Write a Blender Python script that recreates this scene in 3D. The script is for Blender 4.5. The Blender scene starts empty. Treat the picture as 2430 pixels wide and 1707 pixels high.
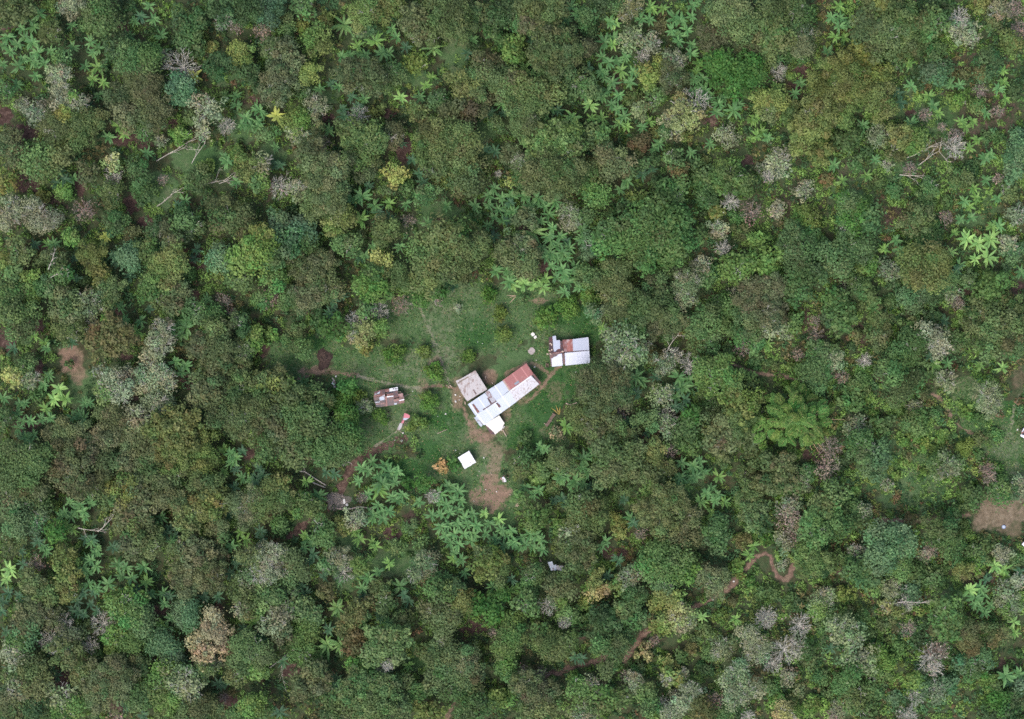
import bpy, math, random
import numpy as np
from mathutils import Vector

SC = bpy.context.scene
R = math.radians
# ---------------------------------------------------------------- camera, sky, sun, exposure
PX = 0.1                      # metres per photo pixel on the ground
CAM_H = 420.0
cam_d = bpy.data.cameras.new("camera"); cam = bpy.data.objects.new("camera", cam_d)
SC.collection.objects.link(cam); SC.camera = cam
cam.location = (0, 0, CAM_H); cam.rotation_euler = (0, 0, 0)
cam_d.sensor_width = 36.0; cam_d.lens = 36.0 * CAM_H / 243.0
cam_d.clip_start = 1.0; cam_d.clip_end = 3000.0

SUN_EL, SUN_AZ = 60.0, 218.0  # degrees; azimuth clockwise from the top of the photo
world = bpy.data.worlds.new("World"); SC.world = world; world.use_nodes = True
wn = world.node_tree; bg = wn.nodes["Background"]
sky = wn.nodes.new("ShaderNodeTexSky"); sky.sky_type = 'NISHITA'; sky.sun_disc = False
sky.sun_elevation = R(SUN_EL); sky.sun_rotation = R(SUN_AZ); sky.air_density = 1.0; sky.dust_density = 4.0; sky.ozone_density = 1.0
wn.links.new(sky.outputs[0], bg.inputs[0]); bg.inputs[1].default_value = 0.15
sl = bpy.data.lights.new("sun", 'SUN'); sun = bpy.data.objects.new("sun", sl); SC.collection.objects.link(sun)
sl.energy = 1.15; sl.angle = R(28); sl.color = (1.0, 0.975, 0.93)
az, el = R(SUN_AZ), R(SUN_EL)
sdir = Vector((math.sin(az) * math.cos(el), math.cos(az) * math.cos(el), math.sin(el)))
sun.rotation_euler = sdir.to_track_quat('Z', 'Y').to_euler()
SC.view_settings.view_transform = 'Standard'; SC.view_settings.look = 'None'
SC.view_settings.exposure = 0.68; SC.view_settings.gamma = 1.0; SC.view_settings.use_curve_mapping = False
SC.render.engine = 'CYCLES'
SC.cycles.max_bounces = 5; SC.cycles.diffuse_bounces = 3; SC.cycles.glossy_bounces = 2; SC.cycles.transmission_bounces = 3
SC.cycles.use_denoising = False; SC.cycles.pixel_filter_type = 'BLACKMAN_HARRIS'; SC.cycles.filter_width = 1.6

# ---------------------------------------------------------------- helpers
rng = np.random.default_rng(7)
random.seed(7)

def P(px, py, z=0.0):
    """photo pixel seen at height z -> world point"""
    k = (CAM_H - z) / CAM_H * PX
    return np.array([(px - 1215.0) * k, (853.5 - py) * k, z])

def lin(*c):
    o = []
    for v in c:
        v /= 255.0
        o.append(v / 12.92 if v <= 0.04045 else ((v + 0.055) / 1.055) ** 2.4)
    return tuple(o)

def mesh_from(name, verts, faces_list, mats, fcol=None, smooth=False, fmat=None):
    """faces_list: list of int arrays (n,k); one mesh out of them"""
    me = bpy.data.meshes.new(name)
    verts = np.asarray(verts, dtype=np.float32).reshape(-1, 3)
    me.vertices.add(len(verts)); me.vertices.foreach_set("co", verts.ravel())
    loops = np.concatenate([np.asarray(f, dtype=np.int32).ravel() for f in faces_list])
    tot = np.concatenate([np.full(len(f), np.asarray(f).shape[1], dtype=np.int32) for f in faces_list])
    me.loops.add(len(loops)); me.loops.foreach_set("vertex_index", loops)
    me.polygons.add(len(tot))
    me.polygons.foreach_set("loop_start", np.concatenate([[0], np.cumsum(tot)[:-1]]).astype(np.int32))
    if fmat is not None: me.polygons.foreach_set("material_index", np.asarray(fmat, dtype=np.int32))
    if smooth: me.polygons.foreach_set("use_smooth", np.ones(len(tot), dtype=bool))
    if fcol is not None:
        a = me.attributes.new("tint", 'FLOAT_COLOR', 'FACE')
        fcol = np.asarray(fcol, dtype=np.float32)
        a.data.foreach_set("color", np.concatenate([fcol, np.ones((len(fcol), 1), np.float32)], 1).ravel())
    for m in (mats if isinstance(mats, (list, tuple)) else [mats]): me.materials.append(m)
    me.update(calc_edges=True)
    return me

def link(name, me, parent=None, loc=None, rot=None, scale=None):
    o = bpy.data.objects.new(name, me); SC.collection.objects.link(o)
    if parent is not None: o.parent = parent
    if loc is not None: o.location = [float(v) for v in loc]
    if rot is not None: o.rotation_euler = rot
    if scale is not None: o.scale = scale
    return o

def tag(o, label, cat, group=None, kind=None):
    if label: o["label"] = label
    if cat: o["category"] = cat
    if group: o["group"] = group
    if kind: o["kind"] = kind
    return o

class MB:
    """small collector of polygons for one mesh"""
    def __init__(s): s.v = []; s.f = []; s.m = []
    def poly(s, pts, mi=0):
        n = len(s.v); s.v += [tuple(float(c) for c in p) for p in pts]; s.f.append(list(range(n, n + len(pts)))); s.m.append(mi)
    def slab(s, top, t, mi=0):
        """closed plate under the polygon 'top' (counter-clockwise from above), t thick"""
        top = [np.array(p, float) for p in top]; n = len(s.v); k = len(top)
        s.v += [tuple(p) for p in top] + [tuple(p - (0, 0, t)) for p in top]
        s.f.append([n + i for i in range(k)]); s.f.append([n + k + i for i in reversed(range(k))]); s.m += [mi, mi]
        for i in range(k):
            j = (i + 1) % k; s.f.append([n + j, n + i, n + k + i, n + k + j]); s.m.append(mi)
    def box(s, c, size, rz=0.0, mi=0):
        c = np.array(c, float); h = np.array(size, float) / 2; ca, sa = math.cos(rz), math.sin(rz)
        q = []
        for x, y in ((-1, -1), (1, -1), (1, 1), (-1, 1)):
            q.append((c[0] + x * h[0] * ca - y * h[1] * sa, c[1] + x * h[0] * sa + y * h[1] * ca, c[2] + h[2]))
        s.slab(q, 2 * h[2], mi)
    def tube(s, a, b, ra, rb, n=6, mi=0):
        v, f = tubes([(a, b, ra, rb)], n); base = len(s.v)
        s.v += [tuple(p) for p in v]
        for q in f: s.f.append([base + int(i) for i in q]); s.m.append(mi)
        for ring, rev in ((0, True), (n, False)):
            idx = [base + ring + i for i in range(n)]
            s.f.append(idx[::-1] if rev else idx); s.m.append(mi)
    def build(s, name, mats, parent=None, smooth=False):
        me = bpy.data.meshes.new(name); me.from_pydata(s.v, [], s.f)
        for m in (mats if isinstance(mats, (list, tuple)) else [mats]): me.materials.append(m)
        me.polygons.foreach_set("material_index", s.m)
        if smooth: me.polygons.foreach_set("use_smooth", [True] * len(s.f))
        me.update(); return link(name, me, parent)

def tubes(segs, n=4):
    """segs: list of (a, b, ra, rb) -> verts, quads (open tubes)"""
    A = np.array([s[0] for s in segs], float); B = np.array([s[1] for s in segs], float)
    ra = np.array([s[2] for s in segs]); rb = np.array([s[3] for s in segs])
    d = B - A; d /= np.maximum(np.linalg.norm(d, axis=1, keepdims=True), 1e-6)
    ref = np.where(np.abs(d[:, 2:3]) < 0.9, np.array([[0, 0, 1.0]]), np.array([[1.0, 0, 0]]))
    u = np.cross(d, ref); u /= np.linalg.norm(u, axis=1, keepdims=True); w = np.cross(d, u)
    an = np.arange(n) * 2 * math.pi / n
    ring = u[:, None] * np.cos(an)[None, :, None] + w[:, None] * np.sin(an)[None, :, None]
    va = A[:, None] + ring * ra[:, None, None]; vb = B[:, None] + ring * rb[:, None, None]
    v = np.concatenate([va, vb], 1).reshape(-1, 3)
    base = np.arange(len(segs))[:, None] * 2 * n; i = np.arange(n); j = (i + 1) % n
    f = np.stack([base + i, base + n + i, base + n + j, base + j], -1).reshape(-1, 4)
    return v, f

def vnoise(x, y, scale, seed):
    """smooth value noise in 0..1"""
    g = np.random.default_rng(seed).random((64, 64)); x = x / scale + 1000.0; y = y / scale + 1000.0
    xi = np.floor(x).astype(int); yi = np.floor(y).astype(int); fx = x - xi; fy = y - yi
    fx = fx * fx * (3 - 2 * fx); fy = fy * fy * (3 - 2 * fy)
    a = g[xi % 64, yi % 64]; b = g[(xi + 1) % 64, yi % 64]; c = g[xi % 64, (yi + 1) % 64]; d = g[(xi + 1) % 64, (yi + 1) % 64]
    return (a * (1 - fx) + b * fx) * (1 - fy) + (c * (1 - fx) + d * fx) * fy

def smooth(e0, e1, x):
    t = np.clip((x - e0) / (e1 - e0), 0, 1); return t * t * (3 - 2 * t)

# ---------------------------------------------------------------- materials
def new_mat(name):
    m = bpy.data.materials.new(name); m.use_nodes = True; nt = m.node_tree
    return m, nt, nt.nodes["Principled BSDF"]

def N(nt, typ, **kw):
    n = nt.nodes.new(typ)
    for k, v in kw.items(): setattr(n, k, v)
    return n

def ramp(nt, fac, stops):
    r = N(nt, "ShaderNodeValToRGB"); nt.links.new(fac, r.inputs[0])
    e = r.color_ramp.elements
    while len(e) < len(stops): e.new(0.5)
    for el_, (p, c) in zip(e, stops): el_.position = p; el_.color = (*c, 1)
    return r.outputs[0]

def mixc(nt, fac, a, b, mode='MIX'):
    m = N(nt, "ShaderNodeMix", data_type='RGBA', blend_type=mode)
    for sock, v in ((m.inputs[0], fac), (m.inputs[6], a), (m.inputs[7], b)):
        if hasattr(v, "node"): nt.links.new(v, sock)
        elif isinstance(v, (int, float)): sock.default_value = v
        else: sock.default_value = (*v, 1)
    return m.outputs[2]

def noise(nt, scale, detail=4.0, rough=0.6, vec=None, w=None):
    n = N(nt, "ShaderNodeTexNoise"); n.inputs["Scale"].default_value = scale; n.inputs["Detail"].default_value = detail
    n.inputs["Roughness"].default_value = rough
    if vec is not None: nt.links.new(vec, n.inputs["Vector"])
    return n.outputs["Fac"]

def mapping(nt, scale=(1, 1, 1), rot=0.0, kind="Object"):
    tc = N(nt, "ShaderNodeTexCoord"); mp = N(nt, "ShaderNodeMapping")
    mp.inputs["Scale"].default_value = scale; mp.inputs["Rotation"].default_value = (0, 0, rot)
    nt.links.new(tc.outputs[kind], mp.inputs["Vector"]); return mp.outputs[0]

def leaf_material(name, use_tint, var=0.35, translucent=0.22, rough=0.55, spec=0.25):
    """leaf colour = the object's own colour x a per-clump tint x a random value per leaf"""
    m, nt, b = new_mat(name)
    oi = N(nt, "ShaderNodeObjectInfo"); col = oi.outputs["Color"]
    if use_tint:
        at = N(nt, "ShaderNodeAttribute", attribute_name="tint"); col = mixc(nt, 1.0, col, at.outputs["Color"], 'MULTIPLY')
    geo = N(nt, "ShaderNodeNewGeometry")
    v = N(nt, "ShaderNodeMapRange"); nt.links.new(geo.outputs["Random Per Island"], v.inputs[0])
    v.inputs[3].default_value = 1.0 - var; v.inputs[4].default_value = 1.0 + var
    hs = N(nt, "ShaderNodeHueSaturation"); nt.links.new(col, hs.inputs["Color"]); nt.links.new(v.outputs[0], hs.inputs["Value"])
    h = N(nt, "ShaderNodeMapRange"); nt.links.new(geo.outputs["Random Per Island"], h.inputs[0])
    h.inputs[3].default_value = 0.515; h.inputs[4].default_value = 0.487; nt.links.new(h.outputs[0], hs.inputs["Hue"])
    nt.links.new(hs.outputs[0], b.inputs["Base Color"]); b.inputs["Roughness"].default_value = rough
    b.inputs["Specular IOR Level"].default_value = spec
    if translucent:
        tr = N(nt, "ShaderNodeBsdfTranslucent"); nt.links.new(hs.outputs[0], tr.inputs[0])
        mx = N(nt, "ShaderNodeMixShader"); mx.inputs[0].default_value = translucent
        nt.links.new(b.outputs[0], mx.inputs[1]); nt.links.new(tr.outputs[0], mx.inputs[2])
        nt.links.new(mx.outputs[0], nt.nodes["Material Output"].inputs[0])
    return m

M_LEAF = leaf_material("crown leaves", True, var=.19, spec=.15)
M_SHRUB = leaf_material("low plants", True, var=0.3)
M_BANANA = leaf_material("banana leaves", True, var=0.2, translucent=0.2, rough=0.5, spec=0.22)

def bark_material(name, c1, c2):
    m, nt, b = new_mat(name)
    f = noise(nt, 3.0, 5.0, 0.7, mapping(nt, (1, 1, 0.3)))
    nt.links.new(ramp(nt, f, [(0.3, c1), (0.7, c2)]), b.inputs["Base Color"]); b.inputs["Roughness"].default_value = 0.9
    return m
M_BARK = bark_material("bark", (0.10, 0.075, 0.055), (0.22, 0.18, 0.14))
M_PALE_BARK = bark_material("pale bark", (0.34, 0.33, 0.285), (0.60, 0.58, 0.52))
M_TAN_TWIG = bark_material("tan twigs", (0.26, 0.21, 0.185), (0.44, 0.38, 0.345))
M_DEADWOOD = bark_material("dead white wood", (0.38, 0.33, 0.28), (0.62, 0.57, 0.50))
M_STEM = bark_material("banana stem", (0.12, 0.13, 0.05), (0.22, 0.19, 0.10))
# ---------------------------------------------------------------- survey notes
# crowns read off the photograph: "x y r kind" inside twelve survey sheets
# (sheet units are 2.781 per photo pixel; one photo pixel is 0.1 m)
SHEETS = {
(0, 0): """90 60 140 O,460 20 100 W,330 30 55 L,690 110 140 G,860 60 60 D,330 210 90 O,1230 150 100 D,1250 200 110 G,1310 130 70 G,
1490 150 60 Z,1560 190 50 P,1480 60 120 D,1640 60 110 D,1690 30 70 T,1400 310 42 V,1590 340 85 Y,1600 410 70 Y,1440 430 100 D,1630 480 90 D,1300 330 70 D,
1200 280 60 D,780 310 110 D,860 370 120 G,990 400 120 G,1090 370 55 W,1210 450 110 Z,1200 595 110 T,390 520 100 W,430 370 80 G,
900 480 110 B,960 560 120 B,780 640 120 B,830 760 110 B,1010 730 140 B,1000 590 90 B,430 690 110 W,240 740 90 W,520 690 80 W,
370 830 120 O,540 850 140 O,620 800 100 O,420 760 70 Y,40 600 80 G,1360 720 120 W,1340 880 70 W,1500 840 55 Z,1190 890 70 L,
960 850 80 G,1060 930 50 W,60 930 95 B,90 1020 90 B,250 1060 120 G,380 1040 110 O,280 1120 90 O,740 1070 70 VW,760 1165 60 Z,
600 1150 90 B,740 1270 90 O,740 1340 60 O,930 1130 100 G,1300 1180 95 O,1370 1105 60 L,1080 1190 40 P,1640 1100 100 YG,1690 1190 70 G,
50 1200 90 Y,430 1260 60 L,290 1300 50 Y,230 1410 120 W,310 1460 90 W,90 1350 90 W,60 1440 90 W,560 1390 90 P,940 1280 80 GD,
1240 1490 125 G,1500 1420 150 O,1600 1490 90 O,760 1470 90 G,870 1530 60 B,470 1560 60 L,1050 1540 90 B,1130 1590 70 B,
150 690 60 W,1700 560 60 D,560 170 50 G,680 440 50 D,480 640 40 L,1480 640 50 G,1560 1010 50 L,1270 780 60 O""",
(600, 0): """100 50 120 T,340 40 90 G,220 130 60 O,330 170 60 Y,490 130 60 Y,430 250 110 YG,60 220 70 P,230 200 60 G,190 340 100 B,120 320 80 O,
250 400 90 B,170 560 130 B,180 480 100 B,100 630 70 B,370 490 90 YL,340 600 60 G,740 80 110 OL,730 180 80 G,850 60 100 YO,930 20 90 YO,
1060 130 110 B,1170 230 80 O,1290 80 160 O,1350 200 120 O,1450 90 110 O,1080 240 70 B,1600 110 100 D,1580 200 70 G,1680 60 70 D,
1660 280 60 G,1700 330 60 L,1080 420 70 LY,730 460 120 OB,640 500 120 OB,780 540 110 OB,910 500 100 GO,1530 430 110 B,1560 520 140 O,
1390 560 110 OY,1640 570 90 O,1480 610 80 O,1230 660 80 GD,420 700 100 WB,700 770 70 Z,780 770 60 YO,300 800 100 LY,290 890 80 W,
430 870 80 B,470 945 55 P,620 850 90 OL,730 920 150 OL,700 1030 100 OL,820 950 80 OL,640 930 80 OL,930 900 90 B,1090 740 70 O,
1380 760 140 B,1510 690 80 B,1250 900 150 O,1180 960 120 O,1370 930 150 O,1200 1070 120 O,1330 1080 120 O,1440 1120 110 O,1420 1210 120 O,
1250 1200 42 V,1620 820 70 G,110 900 80 G,70 1080 90 WO,40 1170 90 L,380 1010 110 B,480 1130 160 OB,560 1080 90 OB,400 1080 100 OB,
470 1260 150 O,400 1370 110 O,550 1290 110 O,300 1250 80 W,190 1230 75 Z,740 1110 90 B,950 1150 85 V,890 1260 70 O,600 1440 100 YO,
520 1500 70 YO,560 1410 80 O,160 1470 90 T,320 1540 110 T,60 1540 80 Y,250 1400 50 D,880 1520 100 O,1030 1460 55 P,1130 1280 90 G,
1270 1560 140 O,1420 1540 110 YO,1160 1560 100 O,1470 1430 50 G,1690 700 60 O,1690 1010 80 B,1620 1150 26 Z,1700 1200 38 V,
1450 300 50 D,850 720 40 O,560 1000 50 D,1010 1240 60 G,700 1560 60 O""",
(1200, 0): """30 60 100 D,80 120 80 G,230 70 150 O,200 160 110 O,330 60 100 O,160 190 80 B,60 340 90 L,70 270 50 L,330 280 140 OB,240 340 110 OB,
420 330 110 OB,350 400 130 OB,540 310 65 B,530 110 80 G,640 30 90 D,720 30 70 G,820 60 100 WY,560 200 60 G,1010 190 60 RD,830 250 90 WG,
960 280 80 W,900 370 55 Z,940 490 95 Y,1030 430 70 Y,1100 510 110 B,1120 400 90 WB,990 640 80 G,840 640 60 O,890 730 70 OW,
1180 740 130 VW,1250 690 110 Z,1100 830 100 W,1190 890 55 Y,1450 70 150 O,1370 250 120 B,1550 120 150 OB,1600 280 120 B,1480 240 130 B,
1690 200 90 O,1580 370 90 B,1400 480 120 E,1500 500 150 E,1600 470 120 E,1440 400 90 E,1520 590 90 E,1690 670 80 YO,1460 890 90 W,
70 540 110 O,260 500 100 G,460 530 110 G,540 590 90 G,420 640 60 D,150 620 130 O,260 640 120 O,120 730 130 O,230 790 110 O,130 830 100 O,
320 910 150 OL,400 990 120 OL,230 1000 130 OL,430 890 80 LO,280 1120 150 O,180 1170 120 O,400 1150 120 O,350 1230 120 O,80 1200 70 G,
90 1060 70 W,600 890 100 G,880 950 80 R,980 870 42 YO,700 1060 120 B,780 1110 80 B,650 1010 80 B,540 1120 100 O,960 1090 90 GD,
1000 1200 60 D,1120 1040 80 G,1150 1130 70 R,1310 1180 100 G,1460 1160 130 GL,1560 1220 90 GL,1340 1290 90 G,1110 1250 100 G,
1480 1330 75 Z,600 1290 90 GL,560 1230 70 G,870 1330 80 YG,800 1380 70 D,1040 1370 110 GE,900 1430 110 GE,1030 1470 140 GE,1150 1460 110 GE,
760 1500 110 GD,900 1550 140 GE,1100 1570 130 GE,680 1540 100 GD,1250 1560 80 G,430 1420 100 WG,520 1450 80 G,130 1450 95 B,690 1420 60 G,
1390 1400 60 YO,1400 1510 75 W,1620 1400 80 P,1700 1110 60 W,1640 1590 60 L,1530 1440 60 G,1240 1080 60 G,1060 870 50 G,1310 1060 45 O,
640 1190 60 GD,1560 1540 70 O,1290 1400 50 D""",
(1810, 0): """70 90 130 O,90 250 130 O,240 90 120 OG,250 250 120 B,240 360 90 G,60 340 90 O,750 60 130 O,900 130 150 O,680 200 140 OB,820 250 150 O,
990 180 130 O,960 320 110 O,780 25 55 Y,1130 150 110 G,1100 60 80 D,1200 80 80 D,1310 200 100 W,1290 120 75 Z,1380 250 70 W,1450 40 60 YO,
1550 60 80 WK,1650 60 80 P,1640 280 90 YO,1530 170 60 O,1680 200 70 P,1130 340 80 G,870 390 90 G,1150 480 90 TG,1490 420 120 D,640 330 70 Y,
700 420 80 Y,790 500 90 Y,480 440 130 OY,560 520 130 OY,420 600 130 OY,530 680 130 OY,390 720 130 OY,640 600 80 OY,760 640 110 OY,
800 720 90 OY,680 480 90 Y,80 670 100 Y,40 740 70 O,170 730 70 O,270 880 110 YO,380 830 100 YO,230 960 70 YO,370 1010 90 YO,300 780 90 O,
100 480 65 Z,540 930 80 GO,600 900 60 G,770 890 90 WG,900 890 90 YO,1000 930 90 YO,880 990 90 O,110 1080 110 W,30 1170 50 Z,270 1250 80 W,
630 1070 65 G,1260 980 90 Z,1270 900 60 P,1060 760 55 P,1180 840 38 P,1280 660 80 L,1300 1180 90 OG,1690 1030 120 T,1680 920 80 T,
1660 1130 80 T,1550 1180 45 P,1600 1260 80 OG,600 1410 130 E,700 1440 110 G,560 1500 90 G,560 1350 90 G,1060 1350 90 OG,1030 1450 110 O,
950 1480 80 O,1110 1550 100 GD,1200 1440 55 P,290 1450 90 L,200 1530 80 G,100 1390 70 WP,300 1560 80 G,1690 1420 90 WT,1100 1230 70 G,
1010 1260 33 L,1430 600 55 P,1420 690 60 GO,1540 740 50 P,1320 500 50 RO,960 1120 60 P,820 1090 45 W,880 1260 55 G,420 1180 50 R,
1220 1330 50 G,1550 900 50 G,1480 900 45 GO,760 1210 50 GO,1660 600 60 D,1440 480 50 RO,1380 1100 60 D,700 1000 45 D""",
(0, 560): """130 110 100 O,60 170 80 Y,90 240 70 G,40 360 90 G,200 280 70 L,210 390 70 L,310 340 90 G,110 400 80 G,260 170 60 O,380 180 90 O,400 260 80 G,
480 20 55 L,620 130 110 OY,650 240 80 OY,730 350 100 O,700 420 80 O,400 440 110 OB,600 440 110 WG,480 500 90 O,130 550 140 OG,60 520 90 OG,
170 650 80 O,450 620 120 O,600 560 60 W,760 630 140 RO,660 700 110 RO,820 690 100 RO,860 140 90 T,1000 100 110 OG,1120 130 120 OY,
1080 250 120 OY,1150 200 100 OY,980 350 90 G,1180 360 80 B,1060 400 80 O,1140 460 80 B,1450 150 110 T,1620 130 130 L,1680 50 100 L,
1460 250 55 Y,1590 290 90 G,1480 430 60 P,1530 510 40 P,1300 480 90 G,1410 530 70 G,1580 590 90 GD,1680 690 55 L,1420 610 80 O,
1310 730 100 B,1440 690 110 BG,1450 780 120 BG,1590 760 90 BG,1580 860 90 O,1070 620 100 W,1060 720 100 W,1000 800 80 W,720 960 120 W,
850 940 100 W,800 1030 90 W,980 940 110 W,1050 900 80 W,690 1020 80 GL,1110 960 80 W,1020 1100 110 WG,80 930 75 V,180 860 80 G,200 950 80 WG,
260 1050 60 G,1400 900 110 OR,1370 1010 120 B,1480 1000 100 B,1620 1000 120 O,1330 1080 90 B,1540 1150 130 O,1600 1250 110 O,1440 1190 90 O,
1650 1140 90 O,740 1200 110 B,900 1190 100 WB,820 1310 110 B,920 1290 90 B,1140 1230 130 OY,1060 1290 120 OY,1250 1220 90 OY,1200 1330 130 OY,
1330 1350 100 OY,1150 1440 130 OY,1320 1450 120 OY,1000 1400 110 B,900 1380 90 B,500 1290 130 OB,400 1350 120 OB,580 1400 130 B,480 1480 140 B,
680 1340 100 B,650 1520 140 B,430 1570 120 B,850 1500 110 B,980 1540 120 O,1180 1560 110 O,120 1460 150 GB,200 1530 120 GB,60 1540 110 GB,
260 1460 90 GB,30 1200 80 G,900 60 50 D,560 300 40 D,1240 270 60 GD,700 180 40 D,1160 560 40 G,330 130 50 O,460 850 32 G""",
(600, 560): """60 120 120 L,200 60 130 TG,330 60 100 G,130 160 90 G,500 170 90 B,420 200 110 OB,310 190 90 B,360 260 100 B,470 340 120 OB,350 400 110 B,
510 420 70 O,600 50 80 G,650 70 80 G,140 300 100 GL,860 190 95 V,780 330 120 EL,840 370 80 EL,720 310 60 L,790 260 70 G,970 260 100 OD,
1250 60 170 O,1170 130 160 O,1350 140 170 O,1240 220 150 O,1430 90 120 O,1120 300 110 O,1200 340 80 O,1350 270 90 O,1480 60 90 O,
1660 120 90 OB,110 400 75 P,60 420 60 G,230 430 70 G,540 590 115 E,840 490 75 Z,980 460 75 P,690 570 75 Z,760 480 90 G,720 640 90 YW,
850 610 65 L,740 730 55 Y,660 660 50 W,125 650 58 L,330 740 70 G,10 640 45 L,10 720 45 L,220 680 42 G,300 620 60 O,430 580 60 D,
930 790 75 F,1130 760 46 FY,1195 895 62 F,1165 1090 72 F,1425 795 46 F,1370 870 28 W,1480 845 30 W,1560 395 58 F,1640 530 42 FY,1655 640 55 FY,
1630 490 32 FY,600 1070 80 F,690 1060 55 FY,640 970 85 E,560 1110 60 L,620 1190 80 E,740 1120 60 WG,870 1180 65 F,1045 1258 44 FY,
1130 1230 38 L,1080 1215 24 L,130 1010 120 YO,70 950 70 O,180 940 90 O,60 1120 110 OB,100 1190 110 B,270 1090 130 OG,400 1060 110 G,
330 1190 140 OG,480 1080 60 O,420 1220 100 G,350 1310 120 O,200 1330 110 B,80 1400 100 G,280 1440 110 O,510 1290 90 G,560 1400 110 G,
640 1340 100 G,470 1420 100 G,600 1500 80 G,690 1400 55 G,1330 1500 58 E,1250 1530 52 N,1110 410 70 E,1230 380 60 E,1330 310 50 G,
1225 430 34 P,1350 470 28 W,1080 990 1 G,420 480 60 D,980 1170 22 G""",
(1200, 560): """80 60 110 B,120 160 100 OB,40 170 80 O,150 220 70 O,260 540 82 F,410 480 82 F,120 420 38 G,20 640 28 FY,560 60 90 TG,
700 60 120 GE,840 50 120 GE,960 60 120 GE,1080 60 130 GE,930 160 80 GE,1050 180 80 GE,1150 120 80 GE,1430 80 60 Z,700 280 130 OB,640 300 80 OB,
760 380 90 OB,1000 330 120 OD,900 470 150 OD,750 470 110 OD,1040 460 100 OD,830 560 100 OD,1090 570 110 B,980 600 80 B,530 270 80 G,
540 370 60 L,580 440 60 L,1200 300 110 WG,1290 190 80 W,1180 410 90 WG,1330 260 80 G,1530 210 120 L,1600 180 70 L,1680 60 80 L,
1690 180 60 L,1320 540 110 G,1430 560 100 G,1260 620 80 G,1350 700 90 G,1520 480 90 G,1420 450 80 G,1640 360 110 B,1690 480 110 B,
1590 430 90 B,1590 570 110 BG,1560 640 80 G,1690 600 90 B,1500 390 55 W,1660 690 80 G,780 700 140 WL,720 790 90 WL,850 760 100 WL,
800 820 80 WL,690 660 60 W,600 510 70 T,1100 790 70 Z,1050 840 90 WG,1210 850 80 Z,1260 720 80 O,1340 900 110 GL,1450 920 110 G,
1350 990 90 L,1500 970 90 G,1600 970 90 G,1420 840 80 G,1290 870 70 G,1650 830 50 G,640 1000 170 BO,570 1070 110 BO,750 1040 110 BO,
700 930 100 BO,530 960 90 BO,560 1210 130 O,660 1210 110 BO,470 1180 80 O,720 1280 90 O,580 1280 80 B,760 1150 70 P,1030 1050 90 WO,
1060 1190 80 Z,1080 1260 80 WG,920 1220 90 GO,820 1320 70 O,1230 1190 80 E,1200 1300 100 G,1230 1390 70 GL,1140 1380 60 G,1290 1080 60 L,
1370 1110 90 OD,1560 1130 130 YO,1500 1080 90 YO,1620 1080 80 L,1540 1220 110 OL,1690 1190 70 L,1700 1390 28 L,1420 1290 130 B,
1370 1380 90 B,1480 1350 90 B,1620 1320 100 GB,1660 1430 100 O,990 1390 85 YO,980 1490 80 YO,1060 1540 80 O,1080 1420 55 P,
700 1470 150 OB,820 1450 110 OB,660 1560 110 OB,830 1560 110 O,380 1500 100 O,330 1440 60 O,430 1560 80 O,340 1310 55 K,130 1340 42 G,
110 1500 85 GO,190 1470 60 G,240 1540 70 GO,1600 1580 80 O,1450 1470 70 O,990 780 55 RO,940 720 45 W,1560 740 60 P,1480 750 50 G""",
(1810, 560): """70 130 100 LE,40 220 70 LE,230 120 120 G,180 40 90 G,450 130 110 G,560 110 110 G,330 60 80 G,640 90 90 G,500 200 90 G,690 200 70 L,
280 290 120 G,230 380 90 G,380 250 80 G,60 400 110 B,80 310 90 B,60 520 110 B,70 600 80 W,190 570 80 G,160 640 55 W,340 560 45 P,
350 650 60 P,500 500 110 GE,520 580 90 GE,480 420 90 GE,620 330 90 OG,700 390 90 OG,540 330 50 W,740 450 60 O,830 230 80 WG,
1070 200 160 OY,980 160 100 OY,1160 260 100 OY,1000 270 90 OY,1180 130 80 OY,1010 410 100 TG,1120 400 80 D,1250 370 80 WG,1280 440 60 P,
1230 310 70 G,1540 310 110 GE,1360 290 70 G,1480 380 70 G,1640 120 90 TG,1620 60 80 W,1450 500 130 O,1600 480 120 O,1520 640 140 O,
1640 600 120 O,1400 590 90 O,1600 720 100 OG,1480 740 90 OG,1680 730 80 G,780 560 80 O,770 680 90 O,700 620 50 G,1100 660 110 W,1170 720 90 W,
1000 720 110 G,920 770 90 G,1300 700 80 G,980 600 80 G,1110 540 70 D,390 790 110 OG,340 900 100 G,470 820 80 W,200 870 55 L,
230 790 50 P,380 950 80 G,670 820 55 Z,670 890 48 L,520 930 55 P,840 880 110 G,1010 920 100 G,920 980 110 GO,880 1030 90 G,640 980 80 OG,
600 1060 100 GE,690 1080 40 L,540 1100 50 G,1210 950 85 WO,1480 1050 110 WG,1510 1130 80 WG,1350 1160 55 L,1430 1210 48 G,890 1160 30 L,
730 1170 30 L,1200 1310 30 L,1170 1350 24 L,1000 1130 60 W,1000 1230 90 G,800 1250 80 G,620 1260 100 WG,660 1360 100 G,740 1430 110 TG,
640 1430 80 G,740 1540 90 TG,560 1480 60 D,440 1400 90 P,420 1530 100 P,90 1540 110 O,290 1570 80 G,150 1500 80 B,1335 1395 55 FY,
1200 1520 110 WG,1290 1490 60 G,1130 1500 60 G,1480 1540 65 P,1550 1530 34 E,1430 1450 45 G,1530 1310 55 G,1020 1330 22 L,1080 1360 24 L,
1060 1400 20 L,1140 1400 24 L,940 1360 22 L,860 1480 20 L,930 1500 26 L,1060 1550 22 L,880 1580 24 L,430 550 50 D,620 660 45 RO,
60 850 45 O,600 720 40 D,870 330 50 D,840 430 45 G,1250 1330 40 G,1060 1040 45 O,1140 1170 45 G,1420 1340 40 O,960 1440 40 O""",
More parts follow.
